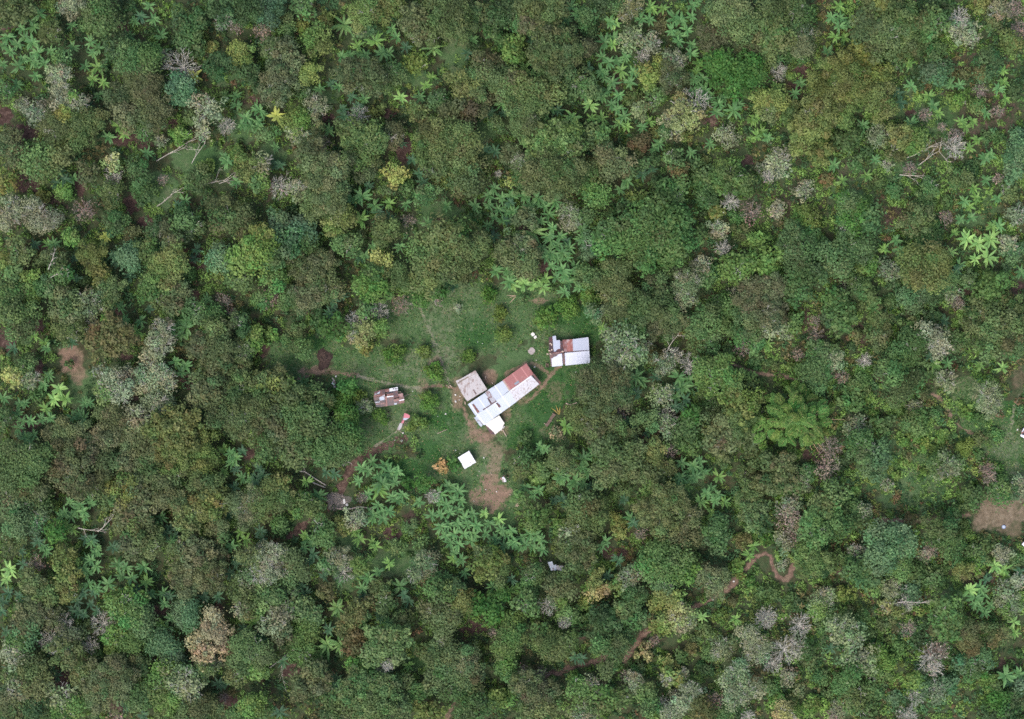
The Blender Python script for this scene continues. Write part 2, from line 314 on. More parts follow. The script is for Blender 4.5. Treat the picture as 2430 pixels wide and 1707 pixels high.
(0, 1127): """60 30 110 O,100 100 100 OL,230 60 120 B,40 140 110 B,180 170 120 BG,80 240 110 GB,270 220 90 GB,230 300 100 TG,120 330 100 G,70 450 90 O,
385 370 80 E,500 50 120 B,620 80 110 O,730 150 90 O,830 90 120 YO,860 50 90 B,950 150 110 B,1090 90 120 B,1130 170 100 B,880 290 120 B,
960 260 80 B,890 390 130 O,1030 380 80 O,980 470 100 O,860 470 90 B,1340 80 120 OG,1420 180 120 OY,1310 230 110 OY,1210 260 90 O,
1460 270 90 B,1230 340 80 O,1440 370 100 B,1620 170 110 B,1640 260 100 BO,1690 140 80 B,240 590 70 P,430 560 95 OY,440 670 105 OY,
460 770 90 OY,220 720 90 O,300 790 110 O,190 690 80 O,130 830 70 G,190 840 50 L,180 950 120 BO,330 930 90 B,250 890 90 B,
180 1060 110 TG,110 1120 90 GL,90 1190 100 W,440 970 60 Z,340 1080 75 Z,440 1070 110 WO,420 1180 120 O,610 1120 55 Z,580 1010 55 O,
690 980 85 Z,630 1180 60 D,860 870 150 GL,800 830 90 L,930 960 120 TG,870 1090 100 GL,780 1060 100 L,760 1160 60 L,960 800 40 E,
1080 1110 110 T,1150 1170 70 T,1240 890 100 TG,1240 970 70 TG,1300 520 130 B,1230 620 120 B,1370 620 130 B,1440 520 80 B,1180 700 80 B,
1280 720 110 B,1420 720 80 B,1170 480 80 O,1400 950 90 K,1430 1060 110 K,1290 1090 80 K,1480 1150 70 K,1340 1180 90 K,1420 1230 60 W,
1680 560 110 O,1640 680 90 WO,1580 760 90 O,1680 820 100 OG,1590 890 70 W,1650 950 80 O,1610 1110 110 OG,1680 1180 90 O,1600 1230 100 GO,
1560 1330 80 O,180 1230 110 O,230 1340 110 BO,100 1310 70 D,50 1340 70 O,110 1420 100 WB,240 1430 100 B,60 1500 100 B,120 1560 90 O,
400 1460 110 WL,440 1550 110 GL,240 1550 100 D,590 1340 120 O,540 1300 80 OG,720 1290 130 B,850 1250 100 B,800 1350 120 B,680 1420 130 BO,
760 1460 110 B,640 1500 90 B,930 1460 100 G,920 1540 90 GL,940 1270 70 D,1080 1290 90 L,1060 1400 120 GL,1180 1360 120 WG,1260 1420 110 WG,
1120 1480 100 L,1290 1310 90 G,1340 1290 80 O,1130 1570 110 OG,1260 1570 120 OB,1380 1540 100 O,1640 1530 70 L,1560 1580 80 G,1700 1500 60 L,
1710 1280 60 L,770 1590 60 P,1100 1230 40 D,1480 1470 40 P""",
(600, 1127): """110 140 130 O,50 210 100 O,180 60 70 YO,190 130 80 O,300 190 90 G,380 190 90 GO,180 330 60 G,430 350 120 G,600 330 70 YO,680 290 80 W,
480 410 70 G,60 560 110 W,130 520 90 W,260 540 100 GB,300 640 120 GB,100 650 90 W,200 600 65 Z,50 650 55 Z,190 680 70 G,90 800 110 GO,
180 740 60 W,250 780 80 OD,140 960 120 W,180 1040 90 B,240 890 70 W,330 890 90 GO,400 920 70 G,360 1020 90 GL,300 1070 70 G,560 550 95 W,
600 640 65 Z,720 600 75 LO,510 600 70 G,1130 590 110 WG,1060 660 70 WG,840 750 75 O,860 840 80 GO,690 900 90 RO,760 850 70 R,640 960 80 R,
660 1080 90 R,590 1010 60 R,670 1150 60 R,730 960 55 G,480 760 70 RD,1340 800 100 OY,1400 850 70 OY,1160 890 80 OB,1270 880 100 OB,
1250 970 100 O,1240 740 100 GO,1320 930 80 OD,1530 600 110 YO,1600 560 90 YO,1640 640 90 O,1510 520 60 O,1560 900 100 E,1480 840 80 E,
1620 790 80 E,1350 740 70 D,1690 1080 100 GL,1640 1130 80 G,1700 980 70 G,880 1100 130 OG,800 1180 100 O,920 1180 90 OG,860 1060 90 O,
980 960 80 O,980 1080 80 O,860 1280 65 W,900 1230 45 Z,1240 1090 80 OB,1130 1160 60 O,60 1180 100 OG,40 1270 90 GL,320 1180 80 GL,
380 1340 120 OB,320 1420 90 OB,440 1300 90 O,430 1400 80 B,690 1260 70 L,740 1290 60 L,690 1370 110 OG,780 1440 130 OG,640 1430 90 O,
880 1410 110 OG,560 1500 110 OB,660 1550 130 O,820 1540 130 O,940 1560 120 OB,520 1590 90 O,980 1380 90 O,1080 1430 70 G,1350 1200 120 OB,
1420 1270 110 OB,1210 1210 90 OG,1300 1300 120 GB,1200 1350 110 GB,1320 1430 110 GB,1460 1310 90 B,1620 1470 65 LY,1120 1550 80 YO,
1200 1580 80 YO,1440 1420 80 OG,1500 1540 100 G,1400 1560 80 G,40 1530 110 GL,1680 1290 70 G,1050 340 60 G,960 480 60 OG,1110 460 55 G,
1190 140 55 Z,720 150 45 P,1000 60 60 E,1130 50 70 E,580 1160 45 D,450 1180 50 G,1590 1040 40 P""",
(1200, 1127): """220 280 90 GL,310 90 60 O,210 40 50 L,100 140 70 GL,180 330 60 G,560 250 130 O,480 300 100 O,440 400 100 WO,500 450 110 O,450 530 110 O,
510 560 90 OB,380 480 70 O,620 310 70 O,490 180 90 GO,350 330 60 L,740 300 58 Y,755 365 52 Y,1100 160 120 OB,1050 270 140 OB,930 250 90 OB,
1180 280 110 B,1200 380 100 B,1110 370 90 B,1030 120 70 O,950 90 70 LO,960 20 100 O,1240 460 60 O,770 110 70 O,890 390 55 P,1380 370 100 G,
1420 310 60 G,1400 450 80 G,1560 430 60 RO,1650 100 100 O,1640 260 110 OG,1600 160 90 O,1690 330 70 D,1040 540 120 GL,1130 600 110 GL,
960 590 90 GL,1020 660 90 G,1200 650 80 L,1210 540 55 LY,1010 490 70 GL,1050 720 80 TG,850 640 80 WO,800 690 70 WB,740 730 75 LO,
390 730 120 OB,340 790 80 OB,600 680 80 YO,590 770 75 KY,650 760 48 KY,540 830 52 Y,370 840 35 L,180 660 80 G,140 860 100 G,170 740 60 G,
280 860 75 Z,60 1060 90 GL,50 970 70 L,40 1130 70 GL,430 920 80 GL,390 960 55 Z,500 950 50 G,220 1020 80 GO,310 1130 110 OG,420 1090 80 OG,
250 1120 70 O,620 1030 90 D,700 990 80 D,640 920 90 D,780 890 80 OG,870 960 70 G,800 1050 70 G,850 790 90 D,1060 830 90 VL,1130 800 55 VL,
990 850 60 VL,1140 930 100 VW,1040 980 75 VL,1010 1015 52 LY,1180 980 75 W,1380 690 100 OW,1300 660 70 O,1400 760 70 O,690 1180 110 OG,
640 1130 80 G,750 1140 80 O,670 1250 80 O,920 1140 45 KY,940 1200 38 KY,870 1190 28 KY,945 930 28 KY,980 1090 40 PR,1070 1240 58 VL,
1100 1320 65 VL,1170 1310 50 W,1150 1370 48 VL,1060 1350 50 W,1430 1150 90 WG,1500 1120 70 O,1310 1010 60 OG,1430 930 55 L,1700 950 75 Z,
1620 1090 110 W,1660 1180 100 W,1540 1300 90 WL,1500 1380 100 WO,1600 1420 110 WG,1520 1460 90 W,1555 670 24 Y,1610 700 34 L,240 1310 55 P,
100 1280 45 P,140 1390 120 B,250 1420 110 B,200 1490 110 B,80 1370 70 O,250 1540 120 O,150 1580 90 O,480 1430 110 GL,560 1390 85 WB,
640 1470 110 GL,750 1470 90 OG,570 1500 90 O,450 1330 45 L,520 1590 110 WG,790 1320 45 PR,850 1360 75 WO,930 1440 80 GO,1030 1500 52 Z,
1170 1510 80 W,1090 1570 80 W,950 1530 80 G,1240 1420 80 W,1380 1480 70 P,1110 1450 45 W,1000 1590 70 L,1300 1560 100 RO,1420 1570 80 G,
1600 1590 60 Z,10 1250 70 L,20 1460 60 GL,1290 1260 45 D,1340 1180 60 GO,1220 1150 50 RO,1340 1290 50 D,880 1270 45 G,1500 830 40 RO,
1690 780 50 G,1530 600 40 L,1160 1200 50 G,1260 1080 50 GO""",
(1810, 1127): """40 60 90 OG,120 40 90 O,250 60 90 WG,200 110 70 G,460 130 110 GO,400 190 90 O,160 260 95 P,230 330 85 WB,180 190 75 WB,150 440 80 WB,
190 380 70 P,330 300 100 G,400 370 110 G,520 330 100 G,460 270 90 G,620 260 80 G,40 400 60 E,320 410 80 G,660 240 60 W,580 220 80 G,
330 560 100 OL,280 600 80 OL,450 560 80 GO,260 520 70 O,130 590 45 W,780 400 110 TG,870 430 120 TG,950 460 90 TG,820 500 100 TG,880 580 100 GL,
770 560 110 TG,650 540 90 WT,620 620 90 G,720 640 90 G,560 560 70 G,900 640 80 GO,740 730 80 LO,660 690 70 G,850 750 80 WO,600 500 55 Z,
1000 650 90 G,1130 690 80 OG,1060 540 60 W,1100 490 60 P,980 770 90 T,1170 620 60 G,970 290 50 RO,1160 370 110 OG,1240 430 90 OG,
1320 350 60 LO,1260 490 80 G,1250 270 70 G,1380 130 80 G,1390 190 70 G,1570 100 100 GE,1650 110 60 D,1690 90 90 W,1490 15 58 P,610 100 40 L,
820 70 60 WL,1430 520 90 OG,1330 640 80 YO,1400 590 70 L,1580 520 75 W,1570 600 60 WT,1660 560 60 G,1230 870 100 OE,1200 960 110 OE,
1240 1040 80 OE,1260 930 70 OE,1170 1050 60 OE,1620 850 100 WG,1600 760 80 WG,1690 700 70 W,1600 900 60 L,930 850 70 Z,820 860 60 VW,
1040 890 40 Y,380 850 100 WL,420 790 70 W,520 790 58 YL,370 890 60 L,30 930 75 Z,240 990 90 Z,140 1150 100 Z,220 1120 90 W,290 1150 70 G,
560 1020 110 WG,480 1010 80 W,620 980 70 GL,610 1090 70 W,660 940 60 G,960 1010 60 P,1360 1030 90 RD,1370 1130 80 RO,1550 1060 90 RO,
1500 960 60 D,1100 1200 100 Z,1160 1150 80 P,1120 1260 70 Z,1050 1300 60 WT,640 1230 130 WG,740 1220 90 L,760 1300 90 OG,600 1310 80 G,
540 1380 80 G,820 1240 50 L,730 1170 60 L,1420 1220 100 TE,1380 1280 80 G,1320 1250 60 T,160 1330 65 W,60 1240 70 Z,650 1460 100 OG,
560 1480 80 O,740 1420 80 G,680 1550 100 G,500 1540 65 W,1000 1460 65 Z,1040 1400 90 TG,1150 1420 90 WT,1230 1380 70 T,1010 1360 60 L,
870 1470 60 T,950 1590 80 Z,1490 1370 70 L,1540 1400 50 G,1690 1380 80 T,1560 1510 100 E,1500 1590 90 D,1650 1480 80 D,1630 1590 90 D,
330 1530 80 L,150 1590 90 VW,100 1480 48 L,450 1590 50 P,250 850 55 D,560 900 50 GO,800 980 55 O,840 1100 50 OL,900 1150 60 GL,
700 1060 50 G,1020 1090 50 D,400 640 40 D,60 770 50 G,180 830 50 GO,320 1240 60 GO,400 1330 55 G,240 1420 50 OW,380 1000 45 G,60 1400 60 G,
200 1480 50 O,420 1460 55 GO,900 900 45 OY,860 950 45 O,1050 970 45 D,1440 660 40 RO,1520 470 45 OG,1470 420 40 G""",
}
# banana plants: "x y" with an optional size/colour code (d deep green, l light green, L pale, y yellow, X striped, * large)
BANANAS = {
(0, 0): """40 250,110 290,60 340,30 420,150 380,110 440,200 390,240 290*,260 350*,290 420,240 420,170 240,130 180,210 170,250 100,470 170,20 300,330 330,
230 510,930 110d,1020 120,990 50,880 140,1060 230,850 240,610 340,640 320,600 270,490 300,640 440l*,610 520l,680 535l,560 440,110 560,1550 640,1550 690,
1630 780*,1690 720,1650 840,1700 830,1600 830,1490 1030,1500 1080,1560 1190,780 840l,820 885l,710 905,400 1140d,430 1190d,370 1210d,490 1170,
1210 1320,1170 1350d,1310 1410y,650 620,1285 520y*,690 1560y*,580 690d,960 1010""",
(600, 0): """600 165X*,810 270l*,850 350*,900 345*,700 345,690 300l,650 365,750 360,920 190,955 250,1180 325X*,450 590,560 580,520 555d,970 640L,1170 510l,1140 565l,
650 640d,740 650,700 700d,590 720d,680 735,600 765d,160 760y*,40 720,30 800,70 755,150 965,150 1080d,180 1090d,720 1300*,800 1360*,760 1230d,690 1330,
650 1310,900 1340l,1010 1350,720 1450l*,830 1400d,900 1430d,1560 1290,1600 1240,1640 1300,1550 1350,1620 1380,1690 1350,1590 1440,1680 1400,1550 1490,
1650 1470,1700 1300,1470 1350,1590 1560d,1280 1350,1150 1470,1460 260,1420 350d,1010 310d,580 370,1640 690,1650 750d,1570 750d,1600 1000d,1540 985d,
980 945d,1050 1060d,1100 1150d,1120 1200d,500 860,1100 640""",
(1200, 0): """400 130,470 90,430 50,720 160L,690 150,890 130,950 130,970 60l,1040 60l,950 40l,1110 110*,1150 155*,1140 230*,1090 205,1195 200,1230 110,1230 40,1260 10,
1140 280,1230 300,640 280*,720 250*,720 295l,690 260,170 260d,640 380,680 420,740 410,790 380,630 470,660 510,700 540*,645 500,760 460l,820 545,840 480,
1220 360,1270 420l,1260 470l,1300 520,1240 520,1280 580*,1300 610*,1330 650*,1290 650,1400 690,1390 745,1500 730*,1540 690,1440 650,1240 600,640 640*,
670 600,700 690,740 725,750 630,565 700L*,560 780l,640 770l,440 780L*,780 770,740 820L,800 830l,940 810y,900 840,520 640,290 730,340 730d,980 980,1010 950,
550 450d,140 450L,1650 780y,1620 800y,1650 890l,1640 925l,1690 870l,1350 950,1220 1010,160 1530X*,120 1300*,150 1360*,220 1310*,250 1360,280 1420*,
320 1330*,230 1460,190 1340,30 1340d,50 1400,310 1510,360 1560,280 1560,500 1510*,510 1575,400 1590d,10 1460d,960 1120d,800 1200,760 1250,900 1150d""",
(1810, 0): """500 50y,450 120,510 120,500 180,550 160,480 240y,540 250l,430 340,110 390,90 570l,250 550,210 620,660 830,470 1090*,30 910,970 430l,890 620d,910 680d,
1100 640l,1120 700,1170 750l,1310 800l,1340 830l,1390 790l,1290 570,1240 560,1590 460l,1590 540l,1600 660l,1550 590,1470 750,1410 930l,1370 970l,1500 1030,
1460 1050,690 1160y,530 1190y,1400 1250y,1410 1310l,1330 1330,1370 1370l,1370 1440,1300 1450,1340 1580L,1260 1540l,1430 1590L,1500 1580L,1520 1500l,
1560 1490,1470 1190,1550 1310,970 810,980 570,740 1060""",
(0, 560): """360 50,320 70l,240 60d,490 150d,510 280d,760 160d,790 190d,750 130d,1280 150d,1300 90d,690 540l,820 550,930 560,900 640l,1370 420,1170 600*,1220 610*,
1190 645*,1140 620,1230 560,1160 830,1190 865l,1230 860,1200 900,290 710l,310 740,230 660l,90 740d,310 930l,330 920,290 985,400 1010L*,360 1080L*,300 1130l,
430 1080l,30 1070,130 1110,170 1100,120 1170,150 1220,210 1220,560 1110,590 1100,480 1190,530 1180,560 1200,340 1200,280 1210,180 1330,220 1310,150 1320d,
130 1270,200 1370,480 700d,1520 1430,1560 1470*,1530 1500,1480 1400l,1560 1540d,1470 1560l,1600 1420d,860 270d,990 480d,800 470,1060 60d""",
(600, 560): """760 1550,800 1500*,860 1530*,900 1570*,830 1590,940 1600,720 1530,960 1560,330 960,710 140d,740 130,970 70,1290 320,1330 330d,1620 240*,1690 300*,
1670 225,790 70,480 1560d,540 1570d,40 1540d,70 1580d,540 430d,590 400d,530 480d,510 515d""",
(1200, 560): """240 80,290 110*,340 60,380 100*,300 30,420 80,260 140,340 150,400 150,300 200,360 215*,420 235*,460 200,390 260,330 270,50 320L*,30 260,120 310L*,
230 350L*,270 290l,390 370,420 310*,180 330L,500 20,480 340,740 130d,630 610l,860 930*,840 1010,900 960,870 1040d,990 930d,1130 940*,1180 1000*,1120 1010d,
1130 1070,1190 1080d,1210 950,1110 1130d,1150 1130d,390 1260l*,230 1390,260 1410,520 1480*,500 1530,540 1560,350 1580,400 1590,560 1440,1160 1500,1210 1560*,
1240 1510*,1280 1490,1300 1550*,1150 1590,1250 1590,1410 1590l,810 1220d,830 1255d,930 1300d""",
(1810, 560): """810 80l,900 100,880 30,1340 20L*,1420 40L*,1500 20L*,1240 110L,1410 150L,1490 135L*,1300 190,1280 230d,1020 510l,1200 560d,1140 850l*,1100 800d,
1220 840,1580 880L,1440 860y,30 710l,1700 240""",
(0, 1127): """460 180,500 230*,560 240,600 190,430 250,530 200,470 270,590 170,400 270,560 280,440 330l,470 360l,280 470,250 440d,300 500,140 500d,600 450,650 480*,
620 420d,560 420d,640 515,580 560,640 600,610 560,740 480d,770 600*,840 605,950 620*,810 680*,970 710l*,720 730*,580 650,560 615,590 720,620 780d,
560 780d,510 830d,640 750,600 850d,520 900d,640 900d,480 890d,560 920d,870 680,900 770d,1000 780,1080 780,1090 850,1120 800d,1130 940,1100 1010,1060 980l,
1120 360d,1150 410d,1100 390d,1130 440,1070 280,1210 60l,60 620L*,40 690L*,60 780d,20 840d,120 800d,40 1040d,20 900d,150 590d,1350 800d,1440 800d,1550 560d,
1560 590d,1520 650d,1510 260d,1600 20,1650 40,1690 20d,1550 80d,1580 380l,1560 450l,1620 430l,1530 470,1480 1390d,1440 1380d,1670 980l,1610 1010d,1700 1070d,
1210 1220d,960 1170l,830 1520d,950 1580d,350 1290d,380 1330d""",
(600, 1127): """430 130*,350 40l,20 40d,860 60*,830 100l*,910 60*,870 30,940 50,700 40,760 130,950 170*,990 130,920 150,1100 180,800 260*,850 250,900 240,790 290,
860 290,830 200,1250 130*,1300 80*,1350 110*,1230 180,1320 160,1280 200,1370 170,1180 270,1240 260,1300 250,1350 230,1400 280*,1450 260,1240 340,1290 330,
1350 320,1410 330,1480 330,1520 250L,1560 320,1620 300L,1640 360,1540 390,1460 390*,1390 390,1330 390,1270 400,1300 450,1360 460,1440 440,1600 420,1680 390*,
1700 450,1330 520,1380 560,1330 560l,1400 640,1580 460,1660 470,360 430*,390 460,340 480,400 520d,380 560d,350 400l,60 420d,50 370d,760 670*,830 640,720 750,
730 790d,570 700,980 730*,1000 790d,1030 830d,550 870X*,490 1130X*,565 1120X*,500 1020d,900 970,840 940d,850 990l,320 740d,350 780d,470 670d,1020 1260l,
180 1550d*,550 1340d,540 1390d,680 380l,700 430l,780 450l,820 470y,1280 670,1210 650,1640 860d,1580 740,1700 770l,60 1080d,200 1230d,900 580y""",
(1200, 1127): """380 30*,450 40*,510 60,540 80d,430 80,130 80,220 100,180 130,40 370,60 440,110 420,160 390,200 400,130 460,180 480,240 490,90 480,230 430,370 150d,
400 200d,320 170d,660 440,630 470,840 320d,820 280,780 160d,1160 60*,1200 85l,1140 30,1220 30,1350 90,1320 120,1400 130,1380 170,1280 185L,1430 180l,
1360 250l,670 670d,500 880l,60 760l,40 690d,460 1200d,500 1210d,740 560d,1300 940L,1510 950y,1640 480l,1600 540l,520 730y""",
(1810, 1127): """1350 740L*,1410 820*,1450 790*,1440 870*,1430 740,1390 850,1460 910,1500 860,1530 610L*,1590 630l,1490 670d,1610 670l,1470 690d,1660 970L,
1670 1040l,1600 1320*,1690 1320*,1640 1380d,450 1150d,1700 640d""",
}
# ---------------------------------------------------------------- ground: what grows or lies bare where (photo pixels)
GRASS = [(2150,1110,130,120,.6),(2230,250,120,130,.5),(2050,420,120,80,.5),(2320,500,60,80,.5),(2000,1480,120,90,.45),(1640,1250,60,60,.6),(2250,1400,60,50,.5),(485,385,85,45),(575,310,45,50),(380,450,50,45),(530,190,36,22),(885,80,34,24),(785,228,30,20),(1080,140,36,60),(990,190,46,22),
 (1150,340,30,60),(640,370,40,36),(1040,505,60,40),(1490,160,26,40),(190,925,46,50),(930,1330,60,50),(985,1560,40,36),(820,1380,40,26),
 (830,1285,30,22),(1650,1150,44,40),(2330,1010,75,90),(2400,1060,50,120),(690,860,70,60),(760,830,60,40),
 (930,880,190,75),(1120,780,160,80),(1180,720,190,55),(1320,760,90,70),(1360,850,60,80),(1270,900,110,110),(1230,1000,100,70),(1000,980,120,80),
 (900,1020,80,60),(1080,1050,110,90),(1130,1120,90,70),(1180,1190,80,70),(960,760,90,60),(1010,1110,90,40),(1400,780,24,60),
 (1330,1040,30,30),(1010,700,50,20),(850,960,40,40),(2290,930,60,40),(720,960,50,20),(1500,870,40,20)]
DIRT = [(168,848,34,40,.95),(185,890,22,30,.8),(2368,1222,84,44,.8),(2415,1175,34,44,.7),(2340,1190,40,40,.7),(2400,1255,44,26,.6),(1172,1178,44,46,1.0),(1135,1180,24,30,.9),(1165,1138,30,16,1.),(1140,1035,50,22,.95),
 (1190,1020,26,18,.7),(1200,985,18,30,.75),(1165,1070,40,26,.6),(1262,915,42,16,.75),(1240,945,30,20,.6),(1085,950,20,36,.85),(1160,895,26,20,.9),
 (1096,905,36,14,.7),(1280,713,24,10,.8),(1420,790,16,20,.3),(1320,930,24,34,.55),(1120,1015,16,30,.7),(1290,1020,16,10,.5),(960,840,40,24,.35),
 (1035,860,20,20,.75),(1005,915,20,26,.6),(1295,930,10,10,.3),(755,880,46,14,.9),(935,820,36,40,.35),(1060,770,80,50,.25),(1160,810,40,30,.2),
 (1080,680,40,14,.35),(930,920,80,20,.25),(1090,830,40,14,.4),(2270,910,70,24,.4),(2420,900,20,40,.5),(1690,285,16,20,.5),(2350,1080,40,20,.3),(1500,1480,26,16,.5),
 (1355,880,30,40,.3),(850,1095,60,16,.35)]
LITTER = [(15,275,22,30,1),(55,315,38,26,1),(72,432,36,30,1),(300,330,40,26,1),(340,345,26,20,.8),(415,290,26,16,.7),(190,430,12,40,.8),(310,485,24,30,.8),(290,65,18,26,.8),
 (18,66,22,14,.9),(120,500,40,50,.6),(345,525,20,14,1),(600,240,30,20,.7),(785,285,22,18,1),(960,365,22,40,1),(920,270,24,14,.9),(970,235,30,18,.6),(1040,530,24,18,.7),
 (640,450,14,40,.6),(1255,545,22,40,.6),(1550,90,14,20,.6),(1465,190,14,26,.6),(1690,285,24,22,.9),(1905,170,26,22,.9),(1880,210,22,16,.9),(1950,270,20,26,.5),
 (2260,220,30,16,.6),(2160,265,16,14,.8),(2230,180,24,16,.8),(1775,380,24,16,.7),(1900,480,80,60,.5),(2010,400,70,40,.5),(2120,520,30,40,.6),(2340,280,90,90,.55),(2290,150,60,50,.5),
 (100,600,24,20,.9),(70,780,40,34,.9),(20,810,26,30,1),(90,870,22,30,.8),(470,620,20,34,.7),(460,700,24,16,.7),(270,740,26,14,.8),(450,910,26,20,.8),(300,845,20,16,.7),(310,945,34,14,.7),
 (60,1010,36,26,.7),(650,700,24,30,.8),(620,830,24,26,.7),(595,1075,24,20,.8),(740,740,30,16,.7),(1290,640,22,20,.9),(1560,860,30,14,.6),(1540,1050,20,24,.8),
 (360,1450,20,16,.9),(520,1445,16,26,.8),(395,1440,14,30,.7),(130,1615,40,26,.9),(280,1675,30,20,.9),(380,1565,30,14,.9),(465,1580,24,14,.9),(545,1665,26,20,.9),
 (560,1600,20,14,.7),(690,1590,26,18,1),(610,1500,14,16,.8),(1125,1490,34,20,.8),(970,1230,20,20,.6),(930,1265,20,24,.8),(1110,1500,30,20,.6),(1450,1310,40,20,.7),
 (1380,1510,14,16,.6),(1560,1515,20,16,.6),(1970,890,40,14,.8),(2090,905,20,14,.9),(1930,1080,30,16,.7),(2420,690,30,26,.7),(2300,690,16,14,.7),(2130,650,30,16,.6),
 (1915,760,26,34,.6),(2040,790,24,40,.6),(1960,790,40,20,.5),(2330,1080,20,14,.5),(2330,1380,50,34,.6),(2400,1580,40,24,.6),(1960,1420,60,20,.5),(2000,1350,50,16,.6)]
DRY = [(2368,1222,90,50,.42),(2415,1180,34,44,.4),(1030,850,90,40,.45),(1040,760,60,60,.4),(960,880,70,24,.45),(1110,760,40,30,.35),(980,940,30,50,.4),(940,1010,40,30,.4),(1130,985,30,30,.35),(1090,1010,30,40,.35),(1180,770,40,20,.3),(1150,1090,50,40,.4),(1255,870,40,20,.35),(2390,1060,34,60,.5),(2410,1130,30,40,.5),(1100,700,60,18,.4),(700,860,30,20,.25)]
LUSH_SHADE = [(1300,960,60,70),(1245,1050,44,70),(745,800,44,44),(1390,770,40,70),(1340,740,50,30),(1330,900,50,40),(1130,790,50,40),(1060,1000,60,30),(960,1110,60,30),(820,960,50,60),(1020,1070,40,30),(2330,1120,60,40),(2410,960,30,60)]  # deeper green grass, its colour also carrying the shade by trees and houses
PATHS = [  # name words, half width in photo pixels, strength, points
 ("pale footpath", 3.4, .7, [(998,732),(1012,770),(1026,800),(1040,835),(1052,870),(1062,900),(1068,914)]),
 ("footpath", 5.5, .9, [(700,902),(730,893),(765,884),(800,884),(850,892)]),
 ("pale footpath", 4.2, .8, [(850,892),(890,903),(930,912),(970,919),(1000,921)]),
 ("footpath", 5.5, .95, [(1000,921),(1030,916),(1060,916),(1085,925)]),
 ("dirt_track", 10, .95, [(960,1040),(925,1052),(890,1068),(860,1085),(836,1106),(822,1135),(808,1165),(790,1190),(778,1212)]),
 ("pale footpath", 3.6, .75, [(985,985),(960,1010),(925,1035),(890,1060)]),
 ("dirt_track", 9, .9, [(735,1235),(710,1258),(686,1276)]),
 ("footpath", 6, .95, [(1330,868),(1312,885),(1295,905),(1278,930),(1250,955)]),
 ("footpath", 5, .85, [(1200,888),(1215,880),(1240,866),(1265,862),(1285,875),(1305,892)]),
 ("footpath", 6, .9, [(1098,965),(1108,990),(1118,1012),(1135,1030)]),
 ("footpath", 14, .75, [(1165,1050),(1178,1080),(1172,1110),(1168,1140)]),
 ("footpath", 5, .9, [(2195,935),(2225,940),(2245,965),(2262,1000),(2285,1018),(2310,1030),(2345,1040)]),
 ("pale footpath", 4, .7, [(2418,936),(2408,965),(2402,1000),(2396,1030)]),
 ("footpath", 4.5, .9, [(1665,847),(1700,854),(1740,864),(1780,880),(1815,888),(1880,898),(1930,906),(1990,890)]),
 ("dirt_track", 7.5, 1.0, [(1478,1566),(1500,1545),(1525,1510),(1552,1490),(1600,1465),(1645,1442),(1690,1422),(1735,1390),(1770,1350),(1795,1322),(1815,1312),(1828,1322),(1834,1346),(1846,1368),(1862,1376),(1878,1366),(1880,1348)]),
 ("dirt_track", 8, .9, [(1300,1602),(1345,1592),(1400,1572),(1440,1562)]),
 ("footpath", 6, .85, [(2075,1231),(2120,1236),(2180,1236),(2250,1230),(2300,1222)]),
 ("footpath", 6, .8, [(1058,1707),(1068,1685),(1080,1668)]),
]
def seg_dist(X, Y, pts):
    d = np.full(X.shape, 1e9)
    for (x0, y0), (x1, y1) in zip(pts[:-1], pts[1:]):
        dx, dy = x1 - x0, y1 - y0; t = np.clip(((X - x0) * dx + (Y - y0) * dy) / (dx * dx + dy * dy), 0, 1)
        d = np.minimum(d, np.hypot(X - x0 - t * dx, Y - y0 - t * dy))
    return d

def ground_fields(x, y):
    """grass, dirt, litter, pale at world points"""
    X = x / PX + 1215.0; Y = 853.5 - y / PX
    w1 = vnoise(X, Y, 16.0, 11) - .5; w2 = vnoise(X, Y, 6.0, 12) - .5; w3 = vnoise(X, Y, 44.0, 13) - .5
    wob = 0.55 * w1 + 0.45 * w2 + 0.3 * w3
    def blobs(L, k):
        out = np.zeros(X.shape)
        for b in L:
            r = np.hypot((X - b[0]) / b[2], (Y - b[1]) / b[3]) + wob * k
            out = np.maximum(out, (b[4] if len(b) > 4 else 1.0) * (1 - smooth(0.62, 1.12, r)))
        return out
    g = blobs(GRASS, .75); d = blobs(DIRT, .9); l = blobs(LITTER, .9)
    pale = np.zeros(X.shape)
    for nm, hw, st, pts in PATHS:
        k = st * (1 - smooth(hw * .45, hw * 1.35, seg_dist(X, Y, pts) + (w1 + w2) * hw * 1.1))
        if nm.startswith("pale"): pale = np.maximum(pale, k)
        elif nm == 'dirt_track': l = np.maximum(l, k); d = np.maximum(d, k * (.85 if pts[0][0] > 1200 else .5))
        else: d = np.maximum(d, k)
    pale = np.maximum(pale, blobs(DRY, 1.1))
    return g, d, l, pale, blobs(LUSH_SHADE, .6)

def ground_attrs(me, x, y):
    for nm, a in zip(("grass", "dirt", "litter", "pale", "lush_shade"), ground_fields(x, y)):
        at = me.attributes.new(nm, 'FLOAT', 'POINT'); at.data.foreach_set("value", a.astype(np.float32))

